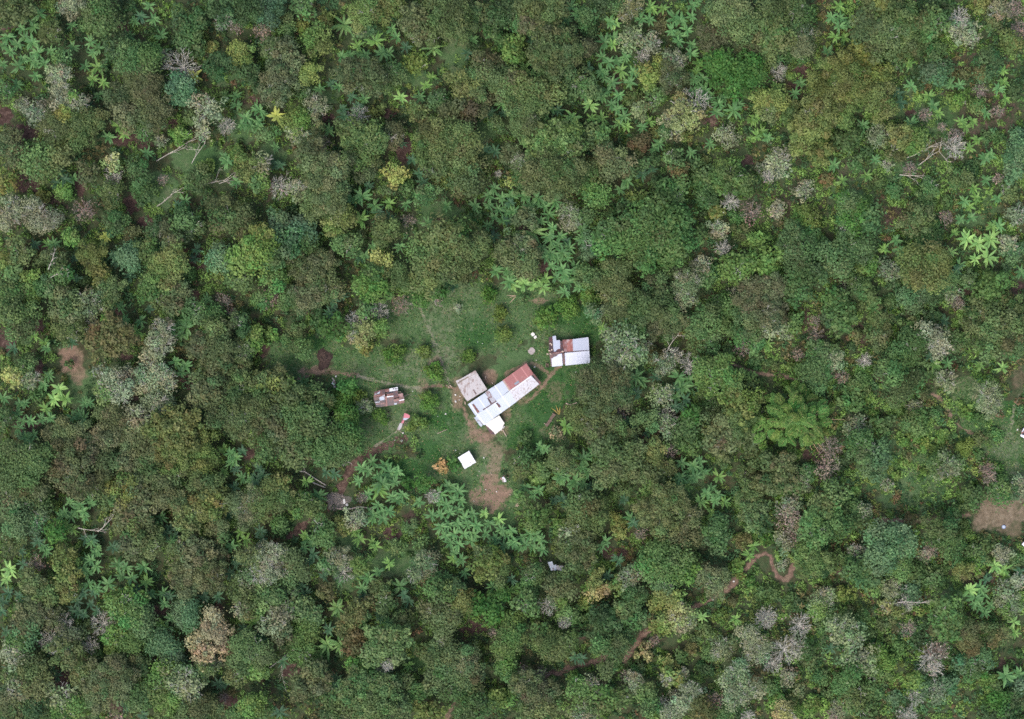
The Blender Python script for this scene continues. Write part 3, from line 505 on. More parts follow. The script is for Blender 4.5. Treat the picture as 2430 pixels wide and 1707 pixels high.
def ground_material():
    m, nt, b = new_mat("ground")
    A = {k: N(nt, "ShaderNodeAttribute", attribute_name=k).outputs["Fac"] for k in ("grass", "dirt", "litter", "pale", "lush_shade")}
    vec = mapping(nt, (1, 1, 1), 0, "Object")
    n1 = noise(nt, .09, 5, .62, vec); n2 = noise(nt, .9, 6, .72, vec); n3 = noise(nt, .3, 5, .65, vec)
    floor_ = ramp(nt, n2, [(.25, (.030, .048, .022)), (.5, (.054, .078, .036)), (.75, (.080, .084, .046))])
    floor_ = mixc(nt, ramp(nt, n3, [(.46, (0, 0, 0)), (.66, (.6, .6, .6))]), floor_, ramp(nt, n2, [(.3, (.030, .017, .013)), (.7, (.085, .050, .038))]))
    grass = ramp(nt, n2, [(.2, (.042, .084, .032)), (.5, (.072, .128, .052)), (.8, (.116, .168, .080))])
    dry = ramp(nt, n2, [(.25, (.085, .105, .056)), (.75, (.160, .160, .100))])
    grass = mixc(nt, ramp(nt, n3, [(.48, (0, 0, 0)), (.68, (.7, .7, .7))]), grass, dry)
    lush_shade = ramp(nt, n2, [(.25, (.022, .062, .022)), (.75, (.055, .125, .040))])
    grass = mixc(nt, ramp(nt, n1, [(.50, (0, 0, 0)), (.62, (.7, .7, .7))]), grass, lush_shade)
    grass = mixc(nt, A["lush_shade"], grass, lush_shade)  # blobs paint that soft shade in, along with the deeper green
    dirt = ramp(nt, n2, [(.2, (.128, .080, .060)), (.5, (.218, .144, .108)), (.8, (.300, .212, .158))])
    dirt = mixc(nt, ramp(nt, n3, [(.48, (0, 0, 0)), (.62, (.5, .5, .5))]), dirt, (.20, .165, .105))
    litter = ramp(nt, n2, [(.25, (.030, .019, .016)), (.5, (.066, .042, .036)), (.78, (.19, .130, .105))])
    pale = ramp(nt, n2, [(.25, (.15, .155, .10)), (.75, (.26, .245, .18))])
    def fac(a, lo, hi):   # ragged edges
        s = N(nt, "ShaderNodeMath", operation='ADD'); nt.links.new(a, s.inputs[0])
        k = N(nt, "ShaderNodeMath", operation='MULTIPLY_ADD'); nt.links.new(n2, k.inputs[0]); k.inputs[1].default_value = .9; k.inputs[2].default_value = -.45
        nt.links.new(k.outputs[0], s.inputs[1])
        r = N(nt, "ShaderNodeMapRange", interpolation_type='SMOOTHSTEP'); nt.links.new(s.outputs[0], r.inputs[0])
        r.inputs[1].default_value = lo; r.inputs[2].default_value = hi; return r.outputs[0]
    c = mixc(nt, fac(A["grass"], .2, .6), floor_, grass)
    c = mixc(nt, fac(A["litter"], .3, .75), c, litter)
    c = mixc(nt, fac(A["dirt"], .2, 1.15), c, dirt)
    c = mixc(nt, fac(A["pale"], .2, 1.0), c, pale)
    nt.links.new(c, b.inputs["Base Color"]); b.inputs["Roughness"].default_value = 1.0; b.inputs["Specular IOR Level"].default_value = 0.1
    bp = N(nt, "ShaderNodeBump"); bp.inputs["Strength"].default_value = .5; bp.inputs["Distance"].default_value = .25
    nt.links.new(noise(nt, 2.2, 6, .75, vec), bp.inputs["Height"]); nt.links.new(bp.outputs[0], b.inputs["Normal"])
    return m
M_GROUND = ground_material()

def build_ground():
    xs = np.concatenate([[-900, -500, -280, -190], np.arange(-136, 136.1, .5), [190, 280, 500, 900]])
    ys = np.concatenate([[-900, -500, -260, -150], np.arange(-98, 98.1, .5), [150, 260, 500, 900]])
    X, Y = np.meshgrid(xs, ys); x, y = X.ravel(), Y.ravel()
    z = (vnoise(x, y, 4.0, 21) - .5) * .10 - .05
    nx, ny = len(xs), len(ys); i = (np.arange(ny - 1)[:, None] * nx + np.arange(nx - 1)[None]).ravel()
    me = mesh_from("ground", np.stack([x, y, z], 1), [np.stack([i, i + 1, i + nx + 1, i + nx], 1)], M_GROUND, smooth=True)
    ground_attrs(me, x, y)
    tag(link("ground", me), "forest floor and grass under the trees", "ground", kind="structure")
    for nm, hw, st, pts in PATHS:      # each trodden way is its own sheet lying on the ground
        pts = np.array(pts, float); seg = np.hypot(*np.diff(pts, axis=0).T); s = np.concatenate([[0], np.cumsum(seg)])
        t = np.arange(0, s[-1], 3.5); px = np.interp(t, s, pts[:, 0]); py = np.interp(t, s, pts[:, 1])
        tx = np.gradient(px); ty = np.gradient(py); L = np.hypot(tx, ty); nx_, ny_ = -ty / L, tx / L
        rows = []
        ac = np.linspace(-1, 1, 7)
        for a in ac:
            wv = hw * 1.15 * (1 + .35 * (vnoise(t + 50 * np.sign(a), np.full(t.shape, hw * 9 + pts[0, 0]), 12.0, 31) - .5))
            rows.append(np.stack([px + nx_ * a * wv, py + ny_ * a * wv], 1))
        g = np.stack(rows, 1).reshape(-1, 2); x = (g[:, 0] - 1215) * PX; y = (853.5 - g[:, 1]) * PX
        k = np.tile(1 - np.abs(ac), len(t)); z = .012 + .012 * k
        i = (np.arange(len(t) - 1)[:, None] * 7 + np.arange(6)[None]).ravel()
        name = "footpath" if "foot" in nm else "dirt_track"
        me = mesh_from(name, np.stack([x, y, z], 1), [np.stack([i, i + 7, i + 8, i + 1], 1)], M_GROUND, smooth=True)
        ground_attrs(me, x, y)
        tag(link(name, me), "trodden earth path through the grass" if name == "footpath" else "red earth track between the trees", "path", kind="structure")
build_ground()
# ---------------------------------------------------------------- trees
COL = {'O': (80,93,57), 'B': (83,88,62), 'G': (72,98,58), 'D': (52,74,46), 'L': (88,116,56), 'Y': (110,114,56), 'V': (144,148,86), 'W': (122,129,102),
       'Z': (150,145,145), 'T': (76,104,76), 'E': (55,90,38), 'R': (92,78,52), 'P': (124,108,98), 'K': (142,132,102), 'F': (70,102,42), 'N': (160,136,92)}
COLWORD = {'O': 'olive', 'B': 'brownish olive', 'G': 'mid green', 'D': 'dark green', 'L': 'light green', 'Y': 'yellow green', 'V': 'yellow',
           'W': 'pale grey-green', 'Z': 'ash grey', 'T': 'blue-green', 'E': 'deep green', 'R': 'rusty brown', 'P': 'pinkish tan', 'K': 'tan yellow', 'F': 'glossy green', 'N': 'orange tan'}
LEAF_GAIN = 1.45
BANANA_PTS, TREES = [], []
for (ox, oy), t in BANANAS.items():
    for s in t.replace("\n", "").split(","):
        x, y = s.split(); k = y.lstrip("0123456789"); y = y[:len(y) - len(k)] if k else y
        BANANA_PTS.append((ox + float(x) / 2.781, oy + float(y) / 2.781, k))
circ = []
for (ox, oy), t in SHEETS.items():
    for s in t.replace("\n", "").split(","):
        x, y, r, k = s.split(); circ.append([ox + float(x) / 2.781, oy + float(y) / 2.781, float(r) / 2.781, k])
circ = [c for c in circ if c[2] > 3]
par = list(range(len(circ)))
def find(i):
    while par[i] != i: par[i] = par[par[i]]; i = par[i]
    return i
box = {i: [c[0] - c[2], c[0] + c[2], c[1] - c[2], c[1] + c[2]] for i, c in enumerate(circ)}
pairs = []
for i, a in enumerate(circ):
    for j in range(i + 1, len(circ)):
        b = circ[j]; d = math.hypot(a[0] - b[0], a[1] - b[1])
        if a[3][0] == b[3][0] and d < .92 * max(a[2], b[2]) and a[3][0] not in "ZPFVK": pairs.append((d / max(a[2], b[2]), i, j))
for d, i, j in sorted(pairs):
    i, j = find(i), find(j)
    if i == j: continue
    A, B = box[i], box[j]; nb = [min(A[0], B[0]), max(A[1], B[1]), min(A[2], B[2]), max(A[3], B[3])]
    if max(nb[1] - nb[0], nb[3] - nb[2]) < 178: par[j] = i; box[i] = nb
clu = {}
for i in range(len(circ)): clu.setdefault(find(i), []).append(circ[i])

def crown_height(rad, k):
    if k in "F": return 1.2 + rad * .75
    if k in "ZP": return 2.0 + rad * 1.15
    if rad < 2.3: return 1.0 + rad * 1.0
    return min(3.2 + rad * 1.25, 15.0)
for cs in clu.values():
    k = max(cs, key=lambda c: c[2])[3]; w = np.array([c[2] ** 2 for c in cs])
    cx = float(np.dot([c[0] for c in cs], w) / w.sum()); cy = float(np.dot([c[1] for c in cs], w) / w.sum())
    area = math.pi * .8 * w.sum() ** .5 if len(cs) > 1 else 0
    rad = (math.sqrt(w.sum() * (.62 if len(cs) > 1 else 1.0))) * PX
    TREES.append(dict(c=cs, x=cx, y=cy, r=rad, k=k, H=crown_height(rad, k[0]) * random.uniform(.9, 1.1) * (.62 if cx > 1650 and rad < 3.6 and k[0] in 'GLWODTE' else 1), lob=random.uniform(.75, 1.4)))
# a small crown seen on top of a bigger one must reach above it
TREES.sort(key=lambda t: -t['r'])
for i, t in enumerate(TREES):
    for u in TREES[:i]:
        for c in u['c']:
            d = math.hypot(t['x'] - c[0], t['y'] - c[1]) / c[2]
            if d < .85: t['H'] = max(t['H'], u['H'] + .5 - .35 * c[2] * PX * d * d)

BAN_XY = np.array([(b[0], b[1]) for b in BANANA_PTS])
KEEP_OUT = [(1340, 830, 52), (1175, 895, 62), (1120, 930, 62), (1230, 865, 45), (1105, 890, 34), (923, 943, 46), (1108, 1092, 30), (950, 985, 18), (770, 855, 28), (1300, 1340, 12), (1770, 1350, 8), (1795, 1322, 11), (1812, 1312, 12), (1828, 1322, 12), (1834, 1346, 12), (1846, 1368, 12), (1862, 1376, 12), (1878, 1366, 10), (1741, 1382, 7), (1692, 1421, 7), (1530, 1508, 7), (720, 1122, 12), (742, 1138, 16), (764, 1152, 14), (945, 1010, 14), (955, 1000, 12), (815, 1190, 22), (1298, 995, 20), (400, 372, 14), (425, 378, 12), (470, 382, 14)]
def clear_spot(px, py, rr):
    if np.min(np.hypot(BAN_XY[:, 0] - px, BAN_XY[:, 1] - py)) < 10 + rr * 4: return False
    for q in PATHS if px < 1450 else ():
        if seg_dist(np.float64(px), np.float64(py), q[3]) < q[1] * .9 + rr * 5: return False
    return all(math.hypot(px - a, py - b) > r for a, b, r in KEEP_OUT)

def lobes_of(t):
    """clump centres (world xyz) and radii that make up the crown of one tree"""
    out = []; k0 = t['k'][0]
    for (px, py, pr, kk) in t['c']:
        Rm = pr * PX; small = Rm < 2.3
        rho0 = np.clip(.20 * Rm + .45, .55, 1.5) * t['lob'] * (1.25 if k0 in 'GTL' else 1.0) * (1.15 if k0 in 'GTE' and Rm > 3 else 1.0)
        n = max(5, int(1.55 * (Rm / rho0) ** 2)); tries = 0
        for q in range(n):
            rho = rho0 * random.uniform(.7, 1.25)
            rr = (Rm - rho * .55) * math.sqrt((q + random.random()) / n) * random.uniform(.93, 1.07); a = q * 2.39996 + random.uniform(-.4, .4)
            wob = 1 + .16 * math.sin(3 * a + pr * 7) + .10 * math.sin(5 * a + px)
            dx, dy = rr * math.cos(a) * wob, rr * math.sin(a) * wob
            if not clear_spot(px + dx / PX, py - dy / PX, rho): continue
            zc = t['H'] - rho * .8 - (.40 if not small else .55) * Rm * (rr / Rm) ** 2.2 + random.gauss(0, .10 * Rm if Rm > 3 else .2)
            zc = max(zc, rho * .5)
            w = P(px, py, zc); out.append((w[0] + dx, w[1] + dy, zc, rho))
    return out

def leaf_quads(cen, nor, size, asp):
    """rhombic leaf sprays at 'cen' facing 'nor'"""
    n = len(cen); nor = nor / np.maximum(np.linalg.norm(nor, axis=1, keepdims=True), 1e-6)
    r = rng.normal(size=(n, 3)); t = np.cross(nor, r); t /= np.maximum(np.linalg.norm(t, axis=1, keepdims=True), 1e-6); s = np.cross(nor, t)
    a = size[:, None]; b = a * asp[:, None] if np.ndim(asp) else a * asp
    v = np.stack([cen - t * a, cen - s * b + nor * a * .12, cen + t * a, cen + s * b + nor * a * .12], 1)
    return v.reshape(-1, 3), np.arange(4 * n).reshape(-1, 4)

def crown_leaves(lobes, leaf, dens, flat=.3, jit=.5, sparse=1.0, tintvar=.15):
    L = np.array(lobes); n = np.maximum(6, (dens * 2 * math.pi * L[:, 3] ** 2 * sparse * rng.uniform(.55, 1.2, len(L))).astype(int))
    idx = np.repeat(np.arange(len(L)), n); m = len(idx)
    d = rng.normal(size=(m, 3)); d /= np.linalg.norm(d, axis=1, keepdims=True); d[:, 2] = np.where(d[:, 2] < -.25, -d[:, 2], d[:, 2])
    rad = L[idx, 3] * (1.04 - .38 * rng.random(m) ** 1.6) * np.where(rng.random(m) < .26, rng.uniform(1.05, 1.7, m), 1)
    cen = L[idx, :3] + d * rad[:, None] * np.array([1, 1, .82])
    nor = d * .75 + rng.normal(size=(m, 3)) * jit + np.array([0, 0, flat])
    v, f = leaf_quads(cen, nor, leaf * rng.uniform(.6, 1.35, m), rng.uniform(.42, .75, m))
    lt = 1 + rng.normal(size=(len(L), 1)) * tintvar + rng.normal(size=(len(L), 1)) * np.array([[.11, -.01, .03]]) + rng.normal(size=(len(L), 3)) * .04
    return v, f, np.clip(lt, .6, 1.5)[idx]

def trunk_segs(t, lobes, base, bare=False):
    H = t['H']; r0 = .05 + .022 * H + .012 * t['r']
    fork = base + np.array([random.uniform(-.3, .3), random.uniform(-.3, .3), H * random.uniform(.34, .46)])
    mid = (base + fork) / 2 + np.array([random.uniform(-.15, .15), random.uniform(-.15, .15), 0])
    segs = [(base - (0, 0, .25), mid, r0 * 1.25, r0 * .95), (mid, fork, r0 * .95, r0 * .8)]
    pick = lobes if len(lobes) <= 16 else random.sample(lobes, 16)
    for l in pick:
        e = np.array(l[:3]); k = fork + (e - fork) * .5 + np.array([random.uniform(-.3, .3), random.uniform(-.3, .3), .12 * np.linalg.norm(e - fork)])
        segs += [(fork, k, r0 * .5, r0 * .3), (k, e, r0 * .3, r0 * .1)]
    return segs

def twig_segs(cx, cy, z0, Rm, H, thick=1.0, n=11, depth=3):
    """bare branching crown that fans out from (cx, cy, z0)"""
    segs = []
    def grow(p, d, L, rad, lev):
        d = d / np.linalg.norm(d); q = p
        for s in range(2):
            d2 = d + rng.normal(size=3) * .10; d2[2] += .05; d2 /= np.linalg.norm(d2)
            e = q + d2 * L / 2; segs.append((q, e, rad * (1 - .25 * s), rad * (.75 - .25 * s))); q = e; d = d2
        if lev == 0: return
        for b in range(random.choice((2, 3, 3))):
            nd = d + rng.normal(size=3) * .40; nd[2] = nd[2] * .6 + .06
            grow(q, nd, L * random.uniform(.55, .85), rad * .6, lev - 1)
    for i in range(n):
        a = i * 2 * math.pi / n + random.uniform(-.25, .25); up = random.uniform(.15, 1.1)
        grow(np.array([cx, cy, z0]), np.array([math.cos(a), math.sin(a), up]), Rm * .42 * random.uniform(.8, 1.15), .085 * thick, depth - 1)
    return segs

def mixcol(k):
    a = np.array(lin(*COL[k[0]])); b = np.array(lin(*COL[k[1]])) if len(k) > 1 else a
    c = a * .6 + b * .4; pull = {'Z': 0, 'N': 0, 'P': .1, 'W': .2, 'K': .12, 'V': .25, 'Y': .38, 'F': .2, 'L': .25, 'R': .25}.get(k[0], .22)
    return c * (1 - pull) + np.array(lin(78, 100, 62)) * pull
NAMES = {}
def kind_name(t):
    k, r = t['k'][0], t['r']
    if k == 'Z': return "bare_tree", "bare tree", "leafless tree"
    if k == 'P': return ("dry_shrub", "dry shrub", "dry twiggy shrub") if r < 1.9 else ("twiggy_tree", "twiggy tree", "thin twiggy tree")
    if k == 'F': return "fruit_tree", "fruit tree", "round fruit tree"
    if r < 2.2: return "shrub", "shrub", "shrub"
    if k in "OB": return "shade_tree", "shade tree", "shade tree"
    if k == 'W': return "thin_crowned_tree", "tree", "thin-leaved tree"
    if k in "VKYL": return "light_leaved_tree", "tree", "leafy tree"
    return "leafy_tree", "leafy tree", "leafy tree"
def size_word(r):
    return "small" if r < 2.2 else "medium" if r < 3.4 else "tall" if r < 5 else "broad" if r < 6.6 else "huge"

def tri(n, segs, sides): return tubes(segs, sides)
TREE_OBJS = []
for t in TREES:
    k = t['k']; k0 = k[0]; name, cat, word = kind_name(t)
    base = P(t['x'], t['y'], t['H'] * .5); base[2] = 0.0
    if not clear_spot(t['x'], t['y'], -2): base[:2] += (random.uniform(.4, .8), random.uniform(.4, .8))
    lobes = lobes_of(t)
    if not lobes: continue
    root = link(name, None, None, base)
    bark = M_PALE_BARK if k0 in 'ZW' or (len(k) > 1 and k[1] == 'W') else M_TAN_TWIG if k0 == 'P' else M_BARK
    if k0 in 'ZP':
        Rm = t['r']; z0 = max(.25, t['H'] - Rm * .85)
        segs = [(base - (0, 0, .2), np.array([base[0], base[1], z0 + .05]), .05 + .03 * Rm, .04 + .02 * Rm)] + \
            twig_segs(base[0], base[1], z0, Rm * ((1.35 if t['x'] < 900 else 1.08) if k0 == 'Z' else 1.05), t['H'], thick=(.62 + .16 * Rm) * (1.0 if k0 == 'Z' else .8), n=24 if k0 == 'Z' else 16, depth=3)
        v, f = tubes(segs, 3); o = link("branches", mesh_from("branches", v - base, [f], bark), root)
        tv = .3 if k0 == 'P' else .05
        v, f, c = crown_leaves(lobes, .24, 9, sparse=tv, jit=.9)
        foliage = (mixcol(k) if k0 == 'P' else np.array(lin(128, 128, 112))) * LEAF_GAIN
    else:
        sp = {'W': .55, 'V': .85, 'K': .75}.get(k0, 1.0)
        leaf = {'O': .27, 'B': .25, 'G': .30, 'T': .27, 'E': .36, 'L': .30, 'D': .30, 'F': .26, 'W': .25, 'Y': .28}.get(k0, .29)
        if 'E' in k[1:]: leaf = .36
        leaf *= random.choice((.8, .9, 1.0, 1.0, 1.15, 1.35))
        segs = trunk_segs(t, lobes, base)
        if k0 in 'OBGTL' and t['r'] > 2.5 and random.random() < .38:
            w = P(t['x'], t['y'], t['H']); w[:2] += (random.uniform(-1, 1), random.uniform(-1, 1)); segs.append((segs[1][1], np.array([w[0], w[1], t['H'] - t['r'] * .38]), .10, .07)); segs += twig_segs(w[0], w[1], t['H'] - t['r'] * .38, t['r'] * .62, t['H'], thick=.75, n=random.choice((3, 4, 5))); bark = M_PALE_BARK
        if k0 == 'W' or k in ('VW',):
            for c in t['c']:
                w = P(c[0], c[1], t['H']); Rm = c[2] * PX; segs.append((segs[1][1], np.array([w[0], w[1], t['H'] - Rm * .55]), .11, .08))
                segs += twig_segs(w[0], w[1], t['H'] - Rm * .55, Rm * .95, t['H'], thick=.62 + .12 * Rm, n=8)
        v, f = tubes(segs, 4); link("trunk", mesh_from("trunk", v - base, [f], bark), root)
        dens = 13.0 * (.28 / leaf) ** 2
        v, f, c = crown_leaves(lobes, leaf, dens, sparse=sp, jit=.40 if k0 != 'E' else .33)
        foliage = mixcol(k) * LEAF_GAIN
    cr = link("crown", mesh_from("crown", v - base, [f], M_LEAF, fcol=c), root)
    hv = random.uniform(.84, 1.20)
    cr.color = (*(foliage * hv * np.array([random.uniform(.95, 1.05), 1, random.uniform(.93, 1.07)])), 1)
    tag(root, None, cat)
    root["x"], root["y"] = t['x'], t['y']
    TREE_OBJS.append((root, t['x'], t['y'], t['r'], f"{size_word(t['r'])} {COLWORD[k0]} {word}", name))
# ---------------------------------------------------------------- banana plants
BCOL = {'': (76,112,66), 'd': (52,82,56), 'l': (92,126,64), 'L': (114,150,84), 'y': (132,142,70), 'X': (92,124,70)}
BWORD = {'': 'green', 'd': 'dark green', 'l': 'light green', 'L': 'pale green', 'y': 'yellow', 'X': 'long-leaved'}
def banana_arrays(seed, nl, length, width, droop):
    rs = np.random.default_rng(seed); vs, fs, cs = [], [], []; base = 0
    for i in range(nl):
        a = i * 2.39996 + rs.uniform(-.3, .3); L = length * rs.uniform(.78, 1.12); W = width * rs.uniform(.85, 1.15)
        lift = rs.uniform(.35, 1.0); bend = droop * rs.uniform(.7, 1.3); h = .15 * i / nl
        crook = rs.uniform(-.22, .22); L *= rs.choice([.7, .9, 1, 1, 1.08]); seg = 7; tw = rs.uniform(-.35, .35)
        for j in range(seg + 1):
            s = j / seg; rr = L * (s * .97 + .03); a_ = a + rs.uniform(-.04, .04) * s + crook * s * s; ca, sa = math.cos(a_), math.sin(a_); zz = h + L * (lift * s * .62 - bend * s * s * .72)
            pet = .14; wv = W * (0.06 if s < pet * .6 else (math.sin(math.pi * min(1, (s - pet * .5) / (1 - pet * .5)) ** .72) ** .75 + .03)) * .5
            wv *= 1 + .10 * math.sin(j * 2.3 + i); wv *= rs.uniform(.82, 1.1) if j > 1 else 1
            up = .28 * wv + tw * wv * 0
            for sgn, dz in ((-1, up + tw * wv * -1 * .5), (0, 0), (1, up + tw * wv * .5)):
                o = sgn * wv; vs.append((ca * rr - sa * o, sa * rr + ca * o, zz + dz - (.12 * wv if sgn else 0) * 0))
        for j in range(seg):
            for q in (0, 1):
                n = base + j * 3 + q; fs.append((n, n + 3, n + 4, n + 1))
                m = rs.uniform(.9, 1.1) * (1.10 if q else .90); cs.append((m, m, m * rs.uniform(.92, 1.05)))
        base += (seg + 1) * 3
    return np.array(vs), np.array(fs), np.array(cs)
def stem_mesh(h, seed):
    rs = random.Random(seed); b = np.zeros(3); m = np.array([rs.uniform(-.1, .1), rs.uniform(-.1, .1), h * .5]); e = np.array([0, 0, h + .1])
    v, f = tubes([(b - (0, 0, .15), m, .17, .14), (m, e, .14, .08)], 7); return mesh_from("stem", v, [f], M_STEM, smooth=True)
BAN_VAR = []
for s in range(14):
    v, f, c = banana_arrays(100 + s, 9 + s % 4, 1.95, .50, .42 + .1 * (s % 3)); h = 1.7 + .08 * s
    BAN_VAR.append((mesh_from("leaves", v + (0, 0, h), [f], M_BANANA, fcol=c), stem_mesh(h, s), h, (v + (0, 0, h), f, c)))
LONG_VAR = []
for s in range(2):
    v, f, c = banana_arrays(300 + s, 13, 2.9, .5, .75); h = 2.3
    LONG_VAR.append((mesh_from("leaves", v + (0, 0, h), [f], M_BANANA, fcol=c), stem_mesh(h, s + 20), h))

# the ones that show largest stand alone; the rest of the planting is one thicket
def shade(b):
    s = 0
    for t in TREES:
        for c in t['c']:
            if math.hypot(b[0] - c[0], b[1] - c[1]) < c[2] * .7: s += 1
    return s
order = sorted(range(len(BANANA_PTS)), key=lambda i: -(3 * ('*' in BANANA_PTS[i][2]) + 2 * any(q in BANANA_PTS[i][2] for q in 'LyXl') - 1.0 * ('d' in BANANA_PTS[i][2]) - .4 * shade(BANANA_PTS[i])))
own = set(order[:292]); BAN_OBJS = []; tv, tf, tc, tn = [], [], [], 0; sv, sn = [], []
for i, (bx, by, code) in enumerate(BANANA_PTS):
    c = code.replace('*', ''); c = 'l' if code == 'y' else c; big = 1.18 if '*' in code else .92; big *= random.uniform(.9, 1.12); tall = random.uniform(1.1, 1.7)
    if c == 'd': big *= .95
    col = np.array(lin(*BCOL[c])) * 1.32 * random.uniform(.8, 1.15); w = P(bx, by, 2.6); rz = random.uniform(0, 6.28)
    if i in own or c in 'yXL' and c:
        lv, sv_, h = (random.choice(LONG_VAR) if c == 'X' else random.choice(BAN_VAR)[:3])
        root = link("banana_plant", None, None, (w[0], w[1], 0), (random.uniform(-.14, .14), random.uniform(-.14, .14), rz), (big, big * random.uniform(.85, 1.12), big * random.uniform(.8, 1.25)))
        lo = link("leaves", lv, root); lo.color = (*col, 1); link("stem", sv_, root)
        tag(root, None, "banana plant", "banana plants in the clearings")
        BAN_OBJS.append((root, bx, by, big, f"{'large' if '*' in code else 'small'} {BWORD[c]} banana plant", "banana_plant"))
    else:
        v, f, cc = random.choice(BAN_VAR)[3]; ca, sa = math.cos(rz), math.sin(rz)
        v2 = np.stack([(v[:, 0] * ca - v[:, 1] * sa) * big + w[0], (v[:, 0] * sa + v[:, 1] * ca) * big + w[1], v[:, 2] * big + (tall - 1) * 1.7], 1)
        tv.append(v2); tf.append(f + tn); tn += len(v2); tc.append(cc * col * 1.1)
        sn.append((np.array([w[0], w[1], -.1]), np.array([w[0], w[1], 1.7 * big * tall]), .16, .09))
o = link("banana_thicket", mesh_from("banana_thicket", np.concatenate(tv), [np.concatenate(tf)], M_BANANA, fcol=np.concatenate(tc)))
o.color = (1, 1, 1, 1)
tag(o, "half-shaded banana plants massed among the trees", "banana thicket", kind="stuff")
v, f = tubes(sn, 5); so = link("stems", mesh_from("stems", v, [f], M_STEM), o)

# ---------------------------------------------------------------- undergrowth: one mass nobody could count
def build_undergrowth():
    n = 52000; x = rng.uniform(-130, 130, n); y = rng.uniform(-93, 93, n)
    g, d, l, p, _ = ground_fields(x, y)
    X = x / PX + 1215; Y = 853.5 - y / PX
    yard = (np.abs(X - 1035) < 400) & (np.abs(Y - 960) < 290); keep = (g < np.where(yard, .35, .2 + .95 * rng.random(n))) & (d < .2) & (p < .2) & (rng.random(n) > l * .95)
    for a, b, r in KEEP_OUT: keep &= np.hypot(X - a, Y - b) > r + 4
    cov = np.zeros(n)
    for t in TREES:
        for c in t['c']:
            if c[2] > 28: cov = np.maximum(cov, np.hypot(X - c[0], Y - c[1]) < c[2] * .72)
    keep &= ~((cov > 0) & (rng.random(n) < .8))
    bd = np.array([np.min(np.hypot(BAN_XY[:, 0] - a, BAN_XY[:, 1] - b)) for a, b in zip(X, Y)]); keep &= (bd > 15) | (rng.random(n) < .25)
    scrub = smooth(1650, 1900, X) * .8 + vnoise(X, Y, 70, 41) * .6
    keep &= rng.random(n) < .55 + scrub * .5
    x, y, X, Y = x[keep], y[keep], X[keep], Y[keep]; m = len(x)
    rad = rng.uniform(.35, .9, m) * (1 + .8 * rng.random(m) ** 5); hgt = rad * rng.uniform(.5, 2.4, m)
    pal = np.array([lin(62,88,46), lin(48,72,44), lin(80,108,48), lin(92,88,56), lin(66,98,62), lin(100,116,60), lin(96,78,56)])
    w = np.clip(np.stack([vnoise(X, Y, 60, 50 + i) for i in range(7)], 1) - .28, 0, 1) ** 2 * np.array([1.3, 1.0, 1.2, .7, 1.0, .6, .10]) + 1e-3
    cum = np.cumsum(w / w.sum(1, keepdims=True), 1); ki = (rng.random((m, 1)) > cum).sum(1).clip(0, 6)
    light = vnoise(X, Y, 24, 71) > .60; col = np.where(light[:, None], np.array([lin(94, 122, 62)]), pal[ki]) * (1.35 + .3 * smooth(1650, 1900, X))[:, None] * rng.uniform(.7, 1.3, (m, 1))
    k = np.maximum(8, (rad * 24).astype(int)); idx = np.repeat(np.arange(m), k); q = len(idx)
    a = rng.uniform(0, 6.283, q); r = np.sqrt(rng.random(q)) * rad[idx]
    cen = np.stack([x[idx] + r * np.cos(a), y[idx] + r * np.sin(a), .05 + hgt[idx] * (1 - (r / rad[idx]) ** 2) * rng.uniform(.5, 1, q)], 1)
    nor = np.stack([np.cos(a) * .5, np.sin(a) * .5, np.full(q, .9)], 1) + rng.normal(size=(q, 3)) * .45
    broad = (rng.random(m) < .22)[idx]
    v, f = leaf_quads(cen, nor, np.where(broad, .42, .22) * rng.uniform(.6, 1.4, q), np.where(broad, .36, .6))
    o = link("undergrowth", mesh_from("undergrowth", v, [f], M_SHRUB, fcol=col[idx])); o.color = (1, 1, 1, 1)
    tag(o, "low weeds and saplings covering the forest floor", "undergrowth", kind="stuff")
build_undergrowth()

def build_lawn():
    """short tufts and dropped leaves that roughen the grass of the yard"""
    n = 90000; x = rng.uniform(-62, 30, n); y = rng.uniform(-38, 22, n); k = rng.random(n) < .18; x = np.where(k, rng.uniform(95, 126, n), x); y = np.where(k, rng.uniform(-32, 2, n), y)
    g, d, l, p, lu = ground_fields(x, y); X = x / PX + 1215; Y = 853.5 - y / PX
    keep = (g > .45) & (rng.random(n) > d * .8 + p * .5) & (vnoise(X, Y, 26, 61) + vnoise(X, Y, 7, 62) * .6 > rng.random(n) * 1.3)
    for a, b, r in KEEP_OUT: keep &= np.hypot(X - a, Y - b) > r * .72
    x, y, lu = x[keep], y[keep], lu[keep]; m = len(x); fleck = rng.random(m) < .045
    pal = np.array([lin(70, 106, 56), lin(86, 116, 62), lin(60, 98, 50), lin(104, 118, 76)]); col = pal[rng.integers(0, 4, m)] * rng.uniform(.8, 1.15, (m, 1)) * 1.15
    col = np.where((lu > .4)[:, None], col * np.array([.6, .86, .6]), col); col = np.where(fleck[:, None], np.array([lin(150, 128, 96)]) * rng.uniform(.6, 1.4, (m, 1)), col)  # tufts in those blobs darkened to match the painted shade; flecks are dropped leaves
    nor = rng.normal(size=(m, 3)) * .45 + np.array([0, 0, 1]); nor[fleck] = (0, 0, 1)
    v, f = leaf_quads(np.stack([x, y, rng.uniform(.04, .14, m)], 1), nor, np.where(fleck, .13, .20) * rng.uniform(.6, 1.5, m), np.full(m, .5))
    o = link("lawn_grass", mesh_from("lawn_grass", v, [f], M_SHRUB, fcol=col)); o.color = (1, 1, 1, 1); tag(o, "short rough grass with dropped leaves in the yard", "grass", kind="stuff")
build_lawn()
